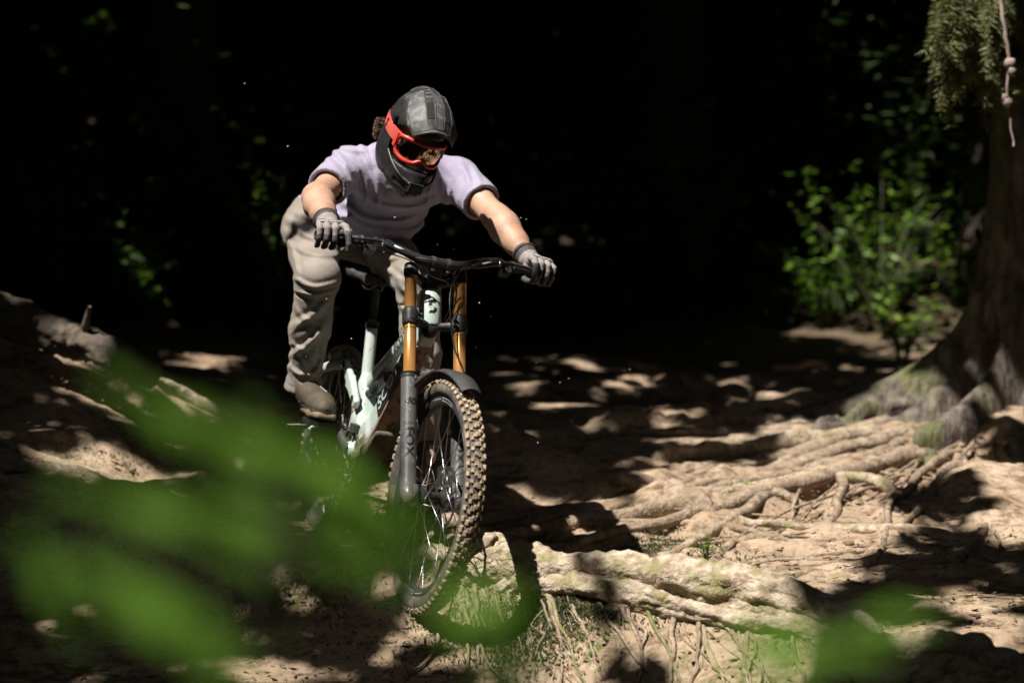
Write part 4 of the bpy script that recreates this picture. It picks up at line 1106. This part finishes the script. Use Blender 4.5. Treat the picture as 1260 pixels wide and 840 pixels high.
# body: one continuous figure
lo = V3(-1.15, 7.6, .55); hi = V3(.32, 9.35, 2.15)
f = Field(lo, hi, .009)
f.chain([pelv, belly, chest], [.09, .085, .085], .05); f.cone(shR, shL, .046, .046, .05); f.cone(chest, neck, .06, .055, .04); f.cone(neck, headc - .02 * fwd, .055, .06, .03)
f.ell(headc, (.075, .095, .11), k=.03)
for h, kn, an in ((hipR, kneeR, ankR), (hipL, kneeL, ankL)):
    f.cone(pelv, h, .09, .075, .05); f.cone(h, kn, .066, .05, .03); f.cone(kn, an, .046, .034, .02); f.cone(an, an + .05 * fwd - V3(0, 0, .04), .034, .03, .02)
for sh, el, wr, bulge in ((shR, elR, wrR, 1), (shL, elL, wrL, 1)):
    f.cone(sh, sh + .5 * (el - sh), .046, .047, .03); f.cone(sh + .5 * (el - sh), el, .047, .043, .03)
    f.cone(el, el + .28 * (wr - el), .044, .050, .03); f.cone(el + .28 * (wr - el), el + .62 * (wr - el), .049, .039, .03); f.cone(el + .62 * (wr - el), wr, .039, .024, .03)
    mid = el + .25 * (wr - el) + V3(0, 0, .012); f.ell(mid, (.034, .034, .045), k=.03)
f.displace(lambda P: .0022 * fbm(P * 26, 3))
f.build('body', MAT['skin'], rider, off=ROFF)

def ridge(P, d, freq, seed, warp=.75):
    """sharp creases running across direction d"""
    x = P @ np.asarray(d) * freq + warp * 2.2 * fbm(P * 6 + seed, 2)
    return (1 - np.abs(np.sin(x * math.pi))) ** 2.4 * np.clip(.7 + 1.5 * fbm(P * 8 + seed + 91, 2), 0, 1.3)
def near(P, c, r): return np.exp(-((P - c) ** 2).sum(1) / r ** 2)
def neardist(P, a, b, r):
    ab = b - a; t = np.clip(((P - a) @ ab) / (ab @ ab), 0, 1); return np.exp(-((P - a - t[:, None] * ab) ** 2).sum(1) / r ** 2)

def fold_lines(P, lines, center):
    """raised creases along drawn lines on the front of a garment, each with a shallow trough beside it"""
    d = np.zeros(len(P)); F2 = np.stack([P[:, 0] * center / P[:, 1], CAM_Z + (P[:, 2] - CAM_Z) * center / P[:, 1]], 1)
    for pts, amp, w in lines:
        w = w * .8; Q = catmull([at(px, py, center)[[0, 2]] for px, py in pts], 14); pad = 4 * w
        k = np.where(((F2 > Q.min(0) - pad) & (F2 < Q.max(0) + pad)).all(1))[0]
        if len(k) == 0: continue
        G2 = F2[k]; best = np.full(len(k), 9.0); bt = np.zeros(len(k))
        for i in range(13):
            a, ab = Q[i], Q[i + 1] - Q[i]; t = np.clip(((G2 - a) @ ab) / (ab @ ab + 1e-9), 0, 1)
            e = np.sqrt(((G2 - a - t[:, None] * ab) ** 2).sum(1))
            m = e < best; best = np.where(m, e, best); bt = np.where(m, (i + t) / 13, bt)
        tp = np.sin(math.pi * np.clip(bt, .04, .96)) ** .6
        d[k] += .78 * amp * tp * (np.exp(-(best / w) ** 2) - .55 * np.exp(-((best - 1.9 * w) / w) ** 2))
    return d
# shirt
sl = unit(shL - shR); tdir = unit(neck - pelv); front = unit(np.cross(sl, tdir)); front = -front if front[2] > 0 else front
h_ = .0055
f = Field(V3(-.98, 7.95, 1.2), V3(.12, 9.3, 2.02), h_)
f.beam(chest + .03 * tdir, belly, sl, .150, .150, .105, .115, .10, .05)
f.beam(belly, pelv + .01 * tdir, sl, .150, .165, .115, .125, .11, .06)
f.ell(belly - V3(.02, .05, .035) + .02 * sl, (.15, .14, .085), k=.06)
f.ell(belly - V3(-.055, .10, .03), (.105, .10, .075), k=.05)
f.cone(shR + .03 * sl, shL - .03 * sl, .078, .078, .06); f.cone(chest, neck, .10, .078, .06); f.ell(neck + .02 * tdir, (.085, .085, .06), k=.04)
sends = []
for sh, el, fr in ((shR, elR, .66), (shL, elL, .60)):
    e = sh + fr * (el - sh); f.cone(sh, e, .076, .071, .04); sends.append((sh, e, el))
for sh, e, el in sends:                                   # cut and hollow the sleeve ends
    d = unit(el - sh); sl_, P = f._sub(e - .14, e + .14); q = P - e
    nearby = np.linalg.norm(q, axis=-1) < .125
    f.D[sl_] = np.where(nearby, np.maximum(f.D[sl_], q @ d), f.D[sl_])
    f.cone(e - .02 * d, e + .06 * d, .055, .060, 0, True)
hem = pelv - .08 * tdir
f.cut(hem + V3(0, 0, 0), unit(-tdir + V3(0, 0, -.15)))
f.cone(hem - .09 * tdir, hem + .035 * tdir, .142, .128, 0, True)
f.cone(neck, neck + .12 * unit(headc - neck), .066, .075, 0, True)
SHIRT_LINES = [([(424, 214), (438, 234), (446, 252)], .011, .012), ([(444, 198), (453, 228), (449, 256)], .010, .011), ([(462, 212), (466, 238), (463, 258)], .008, .010), ([(404, 180), (420, 194), (434, 212)], .009, .011), ([(398, 192), (412, 204), (424, 216)], .008, .010),
    ([(438, 170), (450, 188), (456, 206)], .008, .011), ([(544, 212), (553, 232), (549, 252)], .010, .012), ([(528, 200), (543, 222), (546, 246)], .009, .011), ([(568, 202), (576, 222), (572, 246)], .009, .011), ([(582, 206), (590, 224), (588, 244)], .007, .010),
    ([(418, 246), (450, 268), (490, 274), (526, 260)], .013, .013), ([(424, 264), (460, 281), (505, 284), (526, 272)], .013, .013), ([(440, 234), (470, 253), (510, 256), (536, 244)], .010, .012), ([(480, 232), (500, 244), (528, 236)], .008, .011), ([(360, 236), (372, 246), (384, 250)], .008, .009), ([(414, 178), (430, 184), (448, 186)], .006, .010)]
def shirt_folds(P):
    d = np.zeros(len(P))
    # folds pulled from the armpits across the chest, drapes over the belly
    for c0, dr, r, fr, a, sd in ((shR, unit(shR - elR) * .3 + tdir, .18, 15, .014, 1), (shL, tdir + .4 * V3(0, 0, 1), .19, 15, .014, 2), (belly - V3(0, .08, .02), V3(.05, .25, 1), .24, 11, .020, 3),
                                 (belly + V3(.06, .02, 0), V3(.8, 0, .6), .16, 13, .014, 4), (chest - V3(0, .1, .06), V3(1, .2, -.25), .17, 12, .015, 5), (pelv, V3(.6, .3, .7), .18, 24, .009, 6),
                                 (.5 * (shR + elR), unit(elR - shR), .12, 24, .008, 7), (.5 * (shL + elL), unit(elL - shL), .12, 26, .007, 8), (neck, tdir, .12, 34, .005, 9)):
        d += 1.5 * a * near(P, c0, r) * (ridge(P, unit(dr), fr, sd * 11.3) - .3)
    d = .35 * d + .002 * fbm(P * 12, 2) + fold_lines(P, SHIRT_LINES, 8.4)
    for sh, e, el in sends: d *= .25 + .75 * smooth(.05, .11, np.linalg.norm(P - e, axis=1))
    # rolled sleeve hems
    for sh, e, el in sends:
        x = (P - e) @ unit(el - sh); d += np.where(np.linalg.norm(P - e, axis=1) < .12, .0022 * (np.abs(x + .018) < .0035) * -1, 0)
    return np.maximum(d, -.007)
f.displace(shirt_folds, .026)
shirt = f.build('shirt', MAT['shirt'], rider, off=ROFF)
cl = MB(); a = unit(headc - neck); b = unit(np.cross(a, V3(0, 0, 1))); c_ = np.cross(a, b); ths = np.linspace(0, 2 * math.pi, 40)
cl.tube(np.array([neck + .045 * a + .076 * (math.cos(t) * b + math.sin(t) * c_) for t in ths]), .0075, 8, cap=False); cl.build('collar', MAT['shirt'], shirt, off=ROFF)

# trousers
f = Field(V3(-1.02, 8.0, .68), V3(-.12, 9.3, 1.80), .0056)
f.beam(pelv + .06 * tdir, pelv - .07 * tdir, sl, .150, .165, .10, .11, .09, .05)
f.cone(pelv - .04 * tdir, hipR, .105, .100, .06); f.cone(pelv - .04 * tdir, hipL, .105, .095, .06)
for h, kn, an, w in ((hipR, kneeR, ankR, 1), (hipL, kneeL, ankL, .97)):
    f.cone(h, h + .5 * (kn - h), .094 * w, .086 * w, .05); f.cone(h + .5 * (kn - h), kn, .086 * w, .078 * w, .04)
    f.cone(kn, kn + .45 * (an - kn), .076 * w, .071 * w, .03); f.cone(kn + .45 * (an - kn), an, .071 * w, .060 * w, .03)
    f.ell(kn - V3(-.01, .02, -.005), (.066, .066, .07), k=.03)
    f.cone(an, an + .10 * unit(an - kn), .066, .068, .01)
for kn, an in ((kneeR, ankR), (kneeL, ankL)):
    d = unit(an - kn); sl_, P = f._sub(an - .13, an + .2); q = P - an
    f.D[sl_] = np.where(np.linalg.norm(q, axis=-1) < .22, np.maximum(f.D[sl_], q @ d - .015), f.D[sl_]); f.cone(an + .0 * d, an + .10 * d, .046, .050, 0, True)
PANT_LINES = [([(352, 268), (375, 288), (402, 298)], .012, .012), ([(353, 298), (380, 311), (416, 314)], .010, .012), ([(349, 284), (362, 316), (366, 344)], .010, .011), ([(366, 262), (386, 272), (412, 282)], .010, .011), ([(358, 340), (386, 353), (420, 346)], .009, .009), ([(357, 356), (388, 363), (419, 354)], .007, .006),
    ([(406, 366), (386, 388), (358, 402)], .013, .013), ([(404, 394), (380, 424), (355, 438)], .014, .013), ([(354, 398), (366, 436), (386, 470)], .009, .011), ([(400, 424), (393, 452), (372, 474)], .012, .011), ([(352, 448), (370, 461), (397, 456)], .011, .010), ([(362, 376), (374, 392), (396, 398)], .008, .010), ([(354, 420), (372, 430), (398, 440)], .008, .010),
    ([(428, 300), (468, 318), (502, 311)], .012, .013), ([(438, 316), (474, 331), (496, 346)], .011, .012), ([(487, 344), (501, 360), (517, 362)], .010, .011), ([(485, 364), (500, 384), (513, 388)], .010, .011), ([(489, 329), (510, 340), (531, 337)], .009, .011), ([(520, 400), (528, 420), (522, 445)], .010, .011), ([(515, 430), (530, 448), (528, 470)], .010, .011)]
def pant_folds(P):
    d = .0025 * fbm(P * 10 + 4, 2) + fold_lines(P, PANT_LINES, 8.5)
    for h, kn, an, sd in ((hipR, kneeR, ankR, 1), (hipL, kneeL, ankL, 5)):
        sh = unit(an - kn)
        mid = .5 * (kn + an)
        d += .007 * near(P, kn + .10 * (an - kn) + V3(0, .05, 0), .10) * (ridge(P, unit(sh + V3(.5, 0, 0)), 13, sd) - .3)
        d += .008 * near(P, mid, .16) * (ridge(P, unit(.55 * sh + V3(.75, 0, 0)), 10, sd + 20) - .3)
        d += .010 * near(P, an - .06 * sh, .12) * (ridge(P, unit(.8 * sh + V3(-.6, .3, 0)), 12, sd + 40) - .3)
        d += .008 * near(P, h + .25 * (kn - h), .17) * (ridge(P, unit(unit(kn - h) + V3(.5, 0, .3)), 12, sd + 60) - .3)
        # seam below the knee panel
        x = (P - (kn + .13 * (an - kn))) @ sh; r_ = np.linalg.norm(P - (kn + .13 * (an - kn)), axis=1)
        d += np.where(r_ < .14, -.006 * np.exp(-(x / .0045) ** 2), 0)
        x = (P - (an - .01 * sh)) @ sh; d += np.where(np.linalg.norm(P - an, axis=1) < .1, -.003 * np.exp(-((x - .0) / .004) ** 2), 0)
    return d
f.displace(pant_folds, .026)
f.build('trousers', MAT['pants'], rider, off=ROFF)

# gloves: palm, four fingers of different length round the grip, index finger on the brake lever, thumb under the bar
def make_glove(s):
    o, a, fw, u = hand_frame(s); el = elR if s < 0 else elL
    p = lambda x, y, z: o + x * a + y * fw + z * u
    wr = wrist(s); HK = 1.13
    p = lambda x, y, z: o + x * HK * a + (y * HK - .001) * fw + z * HK * u
    f = Field(o - .15, o + .15, .0038)
    f.beam(wr + .006 * (wr - el) / np.linalg.norm(wr - el), p(0, -.006, .036), a, .030, .040, .017, .015, .013, .015)
    f.beam(p(0, -.02, .030), p(.001, .012, .038), a, .038, .041, .014, .012, .011, .012)
    f.cone(wr, wr + .028 * unit(el - wr), .036, .040, .015)
    f.cone(p(-.022, -.03, .012), p(-.034, -.012, -.006), .016, .014, .012)
    fing = [(-.012, .0, 0), (.011, .001, .001), (.032, -.004, .004)]
    rad = [.0116, .0113, .0100]; piece = []
    for (x, dy, dz), r in zip(fing, rad):
        q = [p(x, .012 + dy, .040 - dz), p(x * 1.02, .040 + dy, .024 - dz), p(x * 1.02, .040 + dy, -.008), p(x * 1.0, .022 + dy, -.027), p(x * .98, .0, -.029)]
        f.chain(q, [r * 1.12, r * 1.06, r, r * .95, r * .85], .0035)
    q = [p(-.034, .010, .038), p(-.040, .045, .031), p(-.045, .070, .008), p(-.047, .075, -.018), p(-.047, .070, -.036)]
    f.chain(q, [.0125, .0120, .0114, .0105, .0092], .003)
    q = [p(-.034, -.012, -.004), p(-.045, .004, -.024), p(-.042, .026, -.032), p(-.036, .040, -.034)]
    f.chain(q, [.0135, .0115, .010, .0085], .004)
    f.cone(p(-.10, 0, 0), p(.10, 0, 0), .0152, .0152, 0, True)
    f.displace(lambda P: .0012 * fbm(P * 60, 2) + .0016 * near(P, wr, .035) * ridge(P, unit(wr - el), 70, 3) - .0008, .02)
    V, F = f.mesh(); C = V[np.array(F)].mean(1) - o
    ob = mesh_obj('glove', V - ROFF, [tuple(x) for x in F], MAT['glove'], rider); ob.data.materials.append(MAT['glove_dark'])
    al, fo, up = C @ a, C @ fw, C @ u
    dark = (up < .004) & (fo < .062) | (al < -.040) & (fo > .030) & (up < .022) | ((C - (wr - o)) @ unit(el - wr) > .004) | (up < -.006)
    ob.data.polygons.foreach_set('material_index', dark.astype(np.int32)); ob.data.update()
    # piping across the back of the hand
    for pts in ([p(-.030, -.012, .050), p(-.008, .004, .0525), p(.010, -.012, .052), p(.034, .004, .0475)], [p(-.034, .020, .0485), p(-.012, .026, .045), p(.011, .026, .044), p(.032, .020, .041)]):
        mb = MB(); P = catmull(pts, 20); mb.tube(P, .0021, 6); mb.build('piping', MAT['glove_pipe'], ob, off=ROFF)
    cf = MB(); d = unit(el - wr); b1 = unit(np.cross(d, u)); b2 = np.cross(d, b1)
    cf.tube(np.array([wr + .032 * d + .0395 * (math.cos(t) * b1 + .95 * math.sin(t) * b2) for t in np.linspace(0, 2 * math.pi, 30)]), .0055, 8, cap=False); cf.build('cuff', MAT['glove_dark'], ob, off=ROFF)
make_glove(-1); make_glove(1)

# shoes on the pedals
for nm, ped, an in (('shoe', PEDR, ankR), ('shoe', PEDL, ankL)):
    c0 = b2w(ped + V3(0, 0, .018)); upb = unit(BR @ V3(0, 0, 1)); lat = unit(BR @ V3(0, 1, 0)); fd = unit(fwd - .02 * upb)
    heel = c0 - .165 * fd - .008 * upb; toe = c0 + .085 * fd
    f = Field(np.minimum(heel, toe) - .16, np.maximum(heel, toe) + .17, .0045)
    f.beam(heel + .03 * upb, c0 + .03 * upb + .02 * fd, lat, .034, .044, .022, .022, .018, .02); f.cone(c0 + .036 * upb, toe - .045 * fd + .036 * upb, .043, .036, .02)
    f.cone(heel + .04 * fd + .045 * upb, an + .0 * upb, .040, .046, .03); f.cone(c0 + .05 * upb - .02 * fd, an + .02 * fd, .036, .040, .04)
    f.displace(lambda P: .0012 * fbm(P * 30, 2) - .003 * np.exp(-((((P - c0) @ fd) - .035) / .003) ** 2) - .0025 * np.exp(-((((P - c0) @ upb) - .030) / .003) ** 2)); up_o = f.build(nm, MAT['shoe'], rider, off=ROFF)
    g = Field(np.minimum(heel, toe) - .1, np.maximum(heel, toe) + .1, .0042)
    g.beam(heel + .011 * upb, c0 + .011 * upb, lat, .038, .050, .012, .012, .010, .02); g.beam(c0 + .011 * upb, toe - .02 * fd + .014 * upb, lat, .050, .036, .012, .012, .010, .02); g.build('sole', MAT['sole'], up_o, off=ROFF)
    for k in range(4):
        b = c0 + (.074 - .006 * k) * upb + (-.005 - .022 * k) * fd + .012 * k * upb; mb = MB(); mb.tube(np.array([b - .026 * lat - .01 * upb, b + .006 * upb + .006 * fd, b + .026 * lat - .01 * upb]), .003, 6); mb.build('lace', MAT['glove_pipe'], up_o, off=ROFF)

# helmet (axes: x face forward, y rider's left, z up)
HR = rot(V3(0, 0, 1), R_(20)) @ BB0 @ rot(V3(0, 1, 0), R_(31)) @ rot(V3(1, 0, 0), R_(-14)); HS = 1.0
HC = at(511, 168, 8.05)
def hx(V): return (np.asarray(V) * HS * V3(.86, .82, 1.04)) @ HR.T + HC - ROFF
f = Field((-.2, -.16, -.21), (.24, .16, .2), .005)
f.ell((-.012, 0, .018), (.150, .121, .136), k=.05); f.ell((.045, 0, -.085), (.128, .100, .085), k=.06); f.beam((.10, 0, -.095), (.172, 0, -.118), V3(0, 1, 0), .062, .030, .044, .026, .02, .05)
f.ell((-.04, 0, -.07), (.105, .108, .09), k=.06)
f.ell((-.01, 0, .01), (.125, .100, .112), k=0, sub=True); f.ell((.03, 0, -.08), (.110, .082, .13), k=0, sub=True); f.cone((.0, 0, -.1), (.0, 0, -.25), .085, .095, 0, True)
f.beam((.035, 0, -.008), (.25, 0, -.016), V3(0, 1, 0), .112, .112, .056, .050, .022, 0, True)
f.cone((.13, -.075, -.12), (.20, -.03, -.135), .012, .012, 0, True); f.cone((.13, .075, -.12), (.20, .03, -.135), .012, .012, 0, True)
f.displace(lambda P: .0018 * smooth(.08, .084, np.abs(P[:, 1]) - .25 * P[:, 0]) - .0022 * np.exp(-((P[:, 2] - .02 - .3 * P[:, 0]) / .004) ** 2) * (np.abs(P[:, 1]) > .06))
V, F = f.mesh(); fc = V[np.array(F)].mean(1)
helmet = mesh_obj('helmet', hx(V), [tuple(x) for x in F], MAT['helmet'], rider); helmet.data.materials.append(MAT['helmet_black'])
helmet.data.polygons.foreach_set('material_index', ((fc[:, 2] < .03 + .25 * fc[:, 0]) | (np.abs(fc[:, 1]) > .095)).astype(np.int32)); helmet.data.update()
# peak: a curved plate with raised side panels, a centre spine and vents
def peak(u, v, lift=0.0):
    """u across -1..1, v from the crown 0 to the tip 1"""
    ff = np.interp(v, [0, .25, .5, .75, 1], [-.075, .01, .085, .150, .195]); uu = np.interp(v, [0, .25, .5, .75, 1], [.151, .163, .152, .124, .093])
    w = np.interp(v, [0, .25, .5, .75, 1], [.062, .092, .112, .112, .088]); fl = np.interp(v, [0, .5, 1], [.030, .060, .040])
    return V3(ff - .030 * abs(u) ** 2.5 * v - .012 * abs(u) * (1 - v), u * w, uu - fl * abs(u) ** 2.2 + lift)
def plate(us, vs, t, lift):
    G = np.array([[peak(u, v, lift) for v in vs] for u in us]); B = G - V3(0, 0, t); mb = MB(); mb.grid(G); mb.grid(B[::-1])
    edge = np.vstack([G[:, 0], G[-1, 1:], G[::-1, -1][1:], G[0, ::-1][1:]]); edge2 = edge - V3(0, 0, t); mb.grid(np.stack([edge, edge2], 1)); return mb
us = np.linspace(-1, 1, 33); vs_ = np.linspace(0, 1, 25)
vis = plate(us, vs_, .005, 0).build('visor', MAT['helmet'], helmet, xf=hx, angle=40)
for s in (-1, 1):
    plate(np.linspace(.52, .97, 9) * s, np.linspace(.22, .97, 15), .004, .0045).build('visor_panel', MAT['visor_grey'], helmet, xf=hx, angle=40)
    plate(np.linspace(.17, .20, 3) * s, np.linspace(.05, .92, 15), .004, .0035).build('visor_rib', MAT['visor_grey'], helmet, xf=hx, angle=40)
    plate(np.linspace(.24, .47, 5) * s, np.linspace(.48, .76, 7), .003, .0016).build('visor_vent', MAT['vent_dark'], helmet, xf=hx, angle=40)  # dark raised patch paints the shade inside a vent opening
    for k in range(4):
        plate(np.linspace(.22, .46, 5) * s, np.linspace(.10 + .085 * k, .135 + .085 * k, 3), .003, .0025).build('vent_slat', MAT['visor_grey'], helmet, xf=hx, angle=40)
plate(np.linspace(-.12, .12, 5), np.linspace(.38, .94, 11), .003, .0022).build('visor_spine', MAT['visor_grey'], helmet, xf=hx, angle=40)
plate(np.linspace(-.98, .98, 21), np.linspace(.965, .998, 3), .007, .001).build('visor_lip', MAT['visor_grey'], helmet, xf=hx, angle=40)
for s in (-1, 1):
    mb = MB(); mb.cyl((.02, s * .118, .05), (.02, s * .132, .05), .013, n=18); mb.build('visor_screw', MAT['helmet_black'], helmet, xf=hx, angle=40)
mb = MB(); mb.box((.120, 0, .092), (.016, .012, .010)); mb.build('visor_mount', MAT['helmet_black'], helmet, xf=hx, angle=40)
mb = MB(); mb.box((.188, 0, -.108), (.012, .030, .016)); mb.box((.196, 0, -.108), (.006, .022, .009)); mb.build('chin_vent', MAT['helmet_black'], helmet, xf=hx, angle=40)
for s in (-1, 1):
    mb = MB(); mb.tube(catmull([(.185, s * .03, -.10), (.155, s * .072, -.088), (.10, s * .098, -.07), (.03, s * .113, -.045)], 20), .005, 8); mb.build('chin_ridge', MAT['helmet'], helmet, xf=hx)
# goggles
def gog(a, z, r=0.0):
    return V3(.020 + (.122 + r) * math.cos(a) ** .9 if math.cos(a) > 0 else .02, (.106 + r) * math.sin(a), z)
outl = [(-66, .020), (-62, .036), (-45, .043), (-20, .046), (0, .045), (20, .046), (45, .043), (62, .036), (66, .020), (66, -.022), (58, -.046), (38, -.056), (18, -.052), (7, -.036), (0, -.030), (-7, -.036), (-18, -.052), (-38, -.056), (-58, -.046), (-66, -.022)]
outl = [(a, z * .72 - .004) for a, z in outl]
ring = np.array([gog(R_(a), z - .004, .004) for a, z in outl]); ring = catmull(np.vstack([ring, ring[:1]]), 100)
mb = MB(); mb.tube(ring, .0068, 9, cap=False); goggles = mb.build('goggles', MAT['coral_gloss'], rider, xf=hx)
G = np.zeros((29, 9, 3))
for i, a in enumerate(np.linspace(-64, 64, 29)):
    top = np.interp(a, [x for x, _ in outl[:9]], [z for _, z in outl[:9]]); bot = np.interp(a, [x for x, _ in outl[9:]][::-1], [z for _, z in outl[9:]][::-1])
    for j in range(9): G[i, j] = gog(R_(a), bot + (top - bot) * j / 8 - .004, .003 * (1 - (j / 4 - 1) ** 2))
mb = MB(); mb.grid(G); mb.build('lens', MAT['lens'], goggles, xf=hx)
for s in (-1, 1):
    mb = MB(); q0 = gog(R_(66 * s), 0, .006); mb.box(q0 + V3(-.010, s * .002, -.002), (.012, .006, .024)); mb.build('outrigger', MAT['coral_gloss'], goggles, xf=hx, angle=30)
def shellp(a, z, off):
    k = math.sqrt(max(.02, 1 - ((z - .018) / .136) ** 2)); return V3(-.012 + (.150 * k + off) * math.cos(a), (.121 * k + off) * math.sin(a), z)
G = []
for a in np.linspace(R_(50), R_(310), 70):
    zc_ = .0 + .028 * (1 - math.cos(a)) / 2; G.append([shellp(a, zc_ + w, .0058) for w in np.linspace(-.021, .021, 5)])
mb = MB(); mb.grid(np.array(G)); mb.grid(np.array([[shellp(a, .0 + .028 * (1 - math.cos(a)) / 2 + w, .0035) for w in np.linspace(-.021, .021, 5)] for a in np.linspace(R_(50), R_(310), 70)])[::-1]); strap = mb.build('strap', MAT['coral'], goggles, xf=hx)
for sgn, ang in ((-1, 262),):                       # emblem on the strap
    bm = text_mesh('S', .040, .2, .002); bm.verts.index_update(); Vt = np.array([v.co[:] for v in bm.verts]); Ft = [tuple(v.index for v in q.verts) for q in bm.faces]; bm.free()
    W = np.array([shellp(R_(ang) + x / .125, .012 + y, .0068) for x, y, _ in Vt]); mesh_obj('strap_emblem', hx(W), Ft, MAT['decal_dark'], goggles)
# curls of hair below the back of the helmet
mb = MB(); hb0 = at(465, 157, 8.15)
for i in range(170):
    p = hb0 + np.clip(RNG.normal(size=3), -1.5, 1.5) * V3(.010, .02, .014) + V3(.012, 0, .012); q = []
    r = RNG.uniform(.003, .007); ph = RNG.uniform(0, 6.28)
    for t in np.linspace(0, 1, 14): q.append(p + V3(r * math.cos(ph + 7 * t), r * math.sin(ph + 7 * t), -.03 * t) + V3(-.012 * t, .01 * t, 0))
    mb.tube(np.array(q), .0016, 4)
mb.build('hair', MAT['hair'], rider, off=ROFF)
# ------------------------------------------------------------------ leaves close to the lens
def leaf_mesh(L_, W_, seed):
    rng = np.random.default_rng(seed); t = np.linspace(0, 1, 15); w = W_ * np.sin(math.pi * t ** .8) ** .85 * (1 + .06 * np.sin(t * 40))
    G = np.zeros((15, 7, 3))
    for j, s in enumerate(np.linspace(-1, 1, 7)):
        G[:, j, 0] = t * L_; G[:, j, 1] = s * w; G[:, j, 2] = -.25 * L_ * t ** 2 + .25 * np.abs(s) * w + .03 * L_ * np.sin(t * 14 + s)
    mb = MB(); mb.grid(G); return mb
SAP = [   # label, stem foot, leaves: px, py, depth, length, half width, direction in the picture (deg, 0 = right), tilt
 ('blurred leafy sapling filling the lower left in front of the lens', (330, 1.5), [
   (120, 462, 1.45, .12, .012, -27, .3), (215, 505, 1.42, .12, .015, -24, -.2), (330, 545, 1.5, .10, .015, -18, .3), (60, 598, 1.4, .14, .012, -11, .2), (200, 620, 1.42, .12, .013, -9, .4), (90, 690, 1.38, .12, .017, -28, .2),
   (180, 745, 1.4, .07, .015, -24, -.2), (300, 490, 1.6, .12, .014, -55, .2), (380, 560, 1.55, .10, .017, -50, .2), (400, 610, 1.5, .10, .017, -20, .3), (300, 640, 1.45, .11, .015, -14, .4), (30, 650, 1.45, .08, .010, -60, .3)]),
 ('blurred green leaves low in front of the front wheel', (600, 1.5), [
   (545, 775, 1.42, .05, .020, 35, .3), (600, 840, 1.42, .05, .018, 70, .2), (640, 790, 1.45, .05, .014, -70, .2), (505, 700, 1.6, .05, .007, -60, .3)]),
 ('blurred pair of green leaves at the bottom edge right of centre', (960, 1.5), [
   (890, 800, 1.45, .06, .017, 14, .2), (925, 838, 1.42, .06, .016, 30, .2), (1000, 800, 1.5, .05, .012, 10, .3), (1060, 775, 1.5, .05, .012, 18, .3)]),
]
for si, (lab, (bx, by), lv) in enumerate(SAP):
    X = (bx - 630) / FPX * by; base = V3(X, by, float(ground_z(X, by)[0])); sp = empty('sapling', base); tag(sp, lab, 'sapling', 'out of focus leaves near the lens')
    top = at(bx + 10, 700 if si else 640, by)
    mb = MB(); mb.tube(catmull([base - V3(0, 0, .05), .5 * (base + top) + V3(.03, .02, 0), top], 16), np.linspace(.006, .003, 16), 7); mb.build('stem', MAT['stem'], sp, off=base)
    for i, (px, py, Y, L_, W_, ang, tilt) in enumerate(lv):
        p = at(px, py, Y); a = R_(ang)
        X_ = V3(math.cos(a), .25 * math.sin(i * 2.1), math.sin(a)); X_ = unit(X_); Nn = unit(V3(.25 * math.sin(i), -.6, .8 + tilt * .5)); Nn = unit(Nn - X_ * (Nn @ X_)); Y_ = np.cross(Nn, X_)
        ob = leaf_mesh(L_, W_ * .8, i).build('leaf', MAT['leaf_fg'], sp)
        ob.matrix_local = Matrix([[*np.array([X_[k], Y_[k], Nn[k]]), float(p[k] - base[k])] for k in range(3)] + [[0, 0, 0, 1]])
        q = top + .3 * (p - top) - V3(0, 0, .03)
        mb = MB(); mb.tube(catmull([top - V3(0, 0, .03 + .02 * (i % 4)), q, p], 8), .0011, 5); mb.build('petiole', MAT['stem'], sp, off=base)
# grit thrown up in the air round the bike
C = []
for (px, py) in [(300, 107), (360, 180), (640, 268), (615, 436), (700, 462), (560, 250), (540, 303), (560, 305), (588, 425), (660, 500), (420, 452), (404, 473), (402, 367), (485, 265), (660, 447), (775, 455), (375, 440), (645, 267), (690, 470), (590, 370), (430, 420), (660, 545), (605, 390)]:
    for k in range(1): C.append(at(px + RNG.normal() * 2, py + RNG.normal() * 2, RNG.uniform(7.6, 8.3)))
mb = MB()
for i, c in enumerate(C): blob(mb, c, np.array([.0022, .0020, .0024]) * RNG.uniform(.7, 1.5), i, 4)
tag(mb.build('flying_grit', MAT['decal_white']), 'tiny specks of grit and dust flying in the air round the bike', 'grit', None, 'stuff')
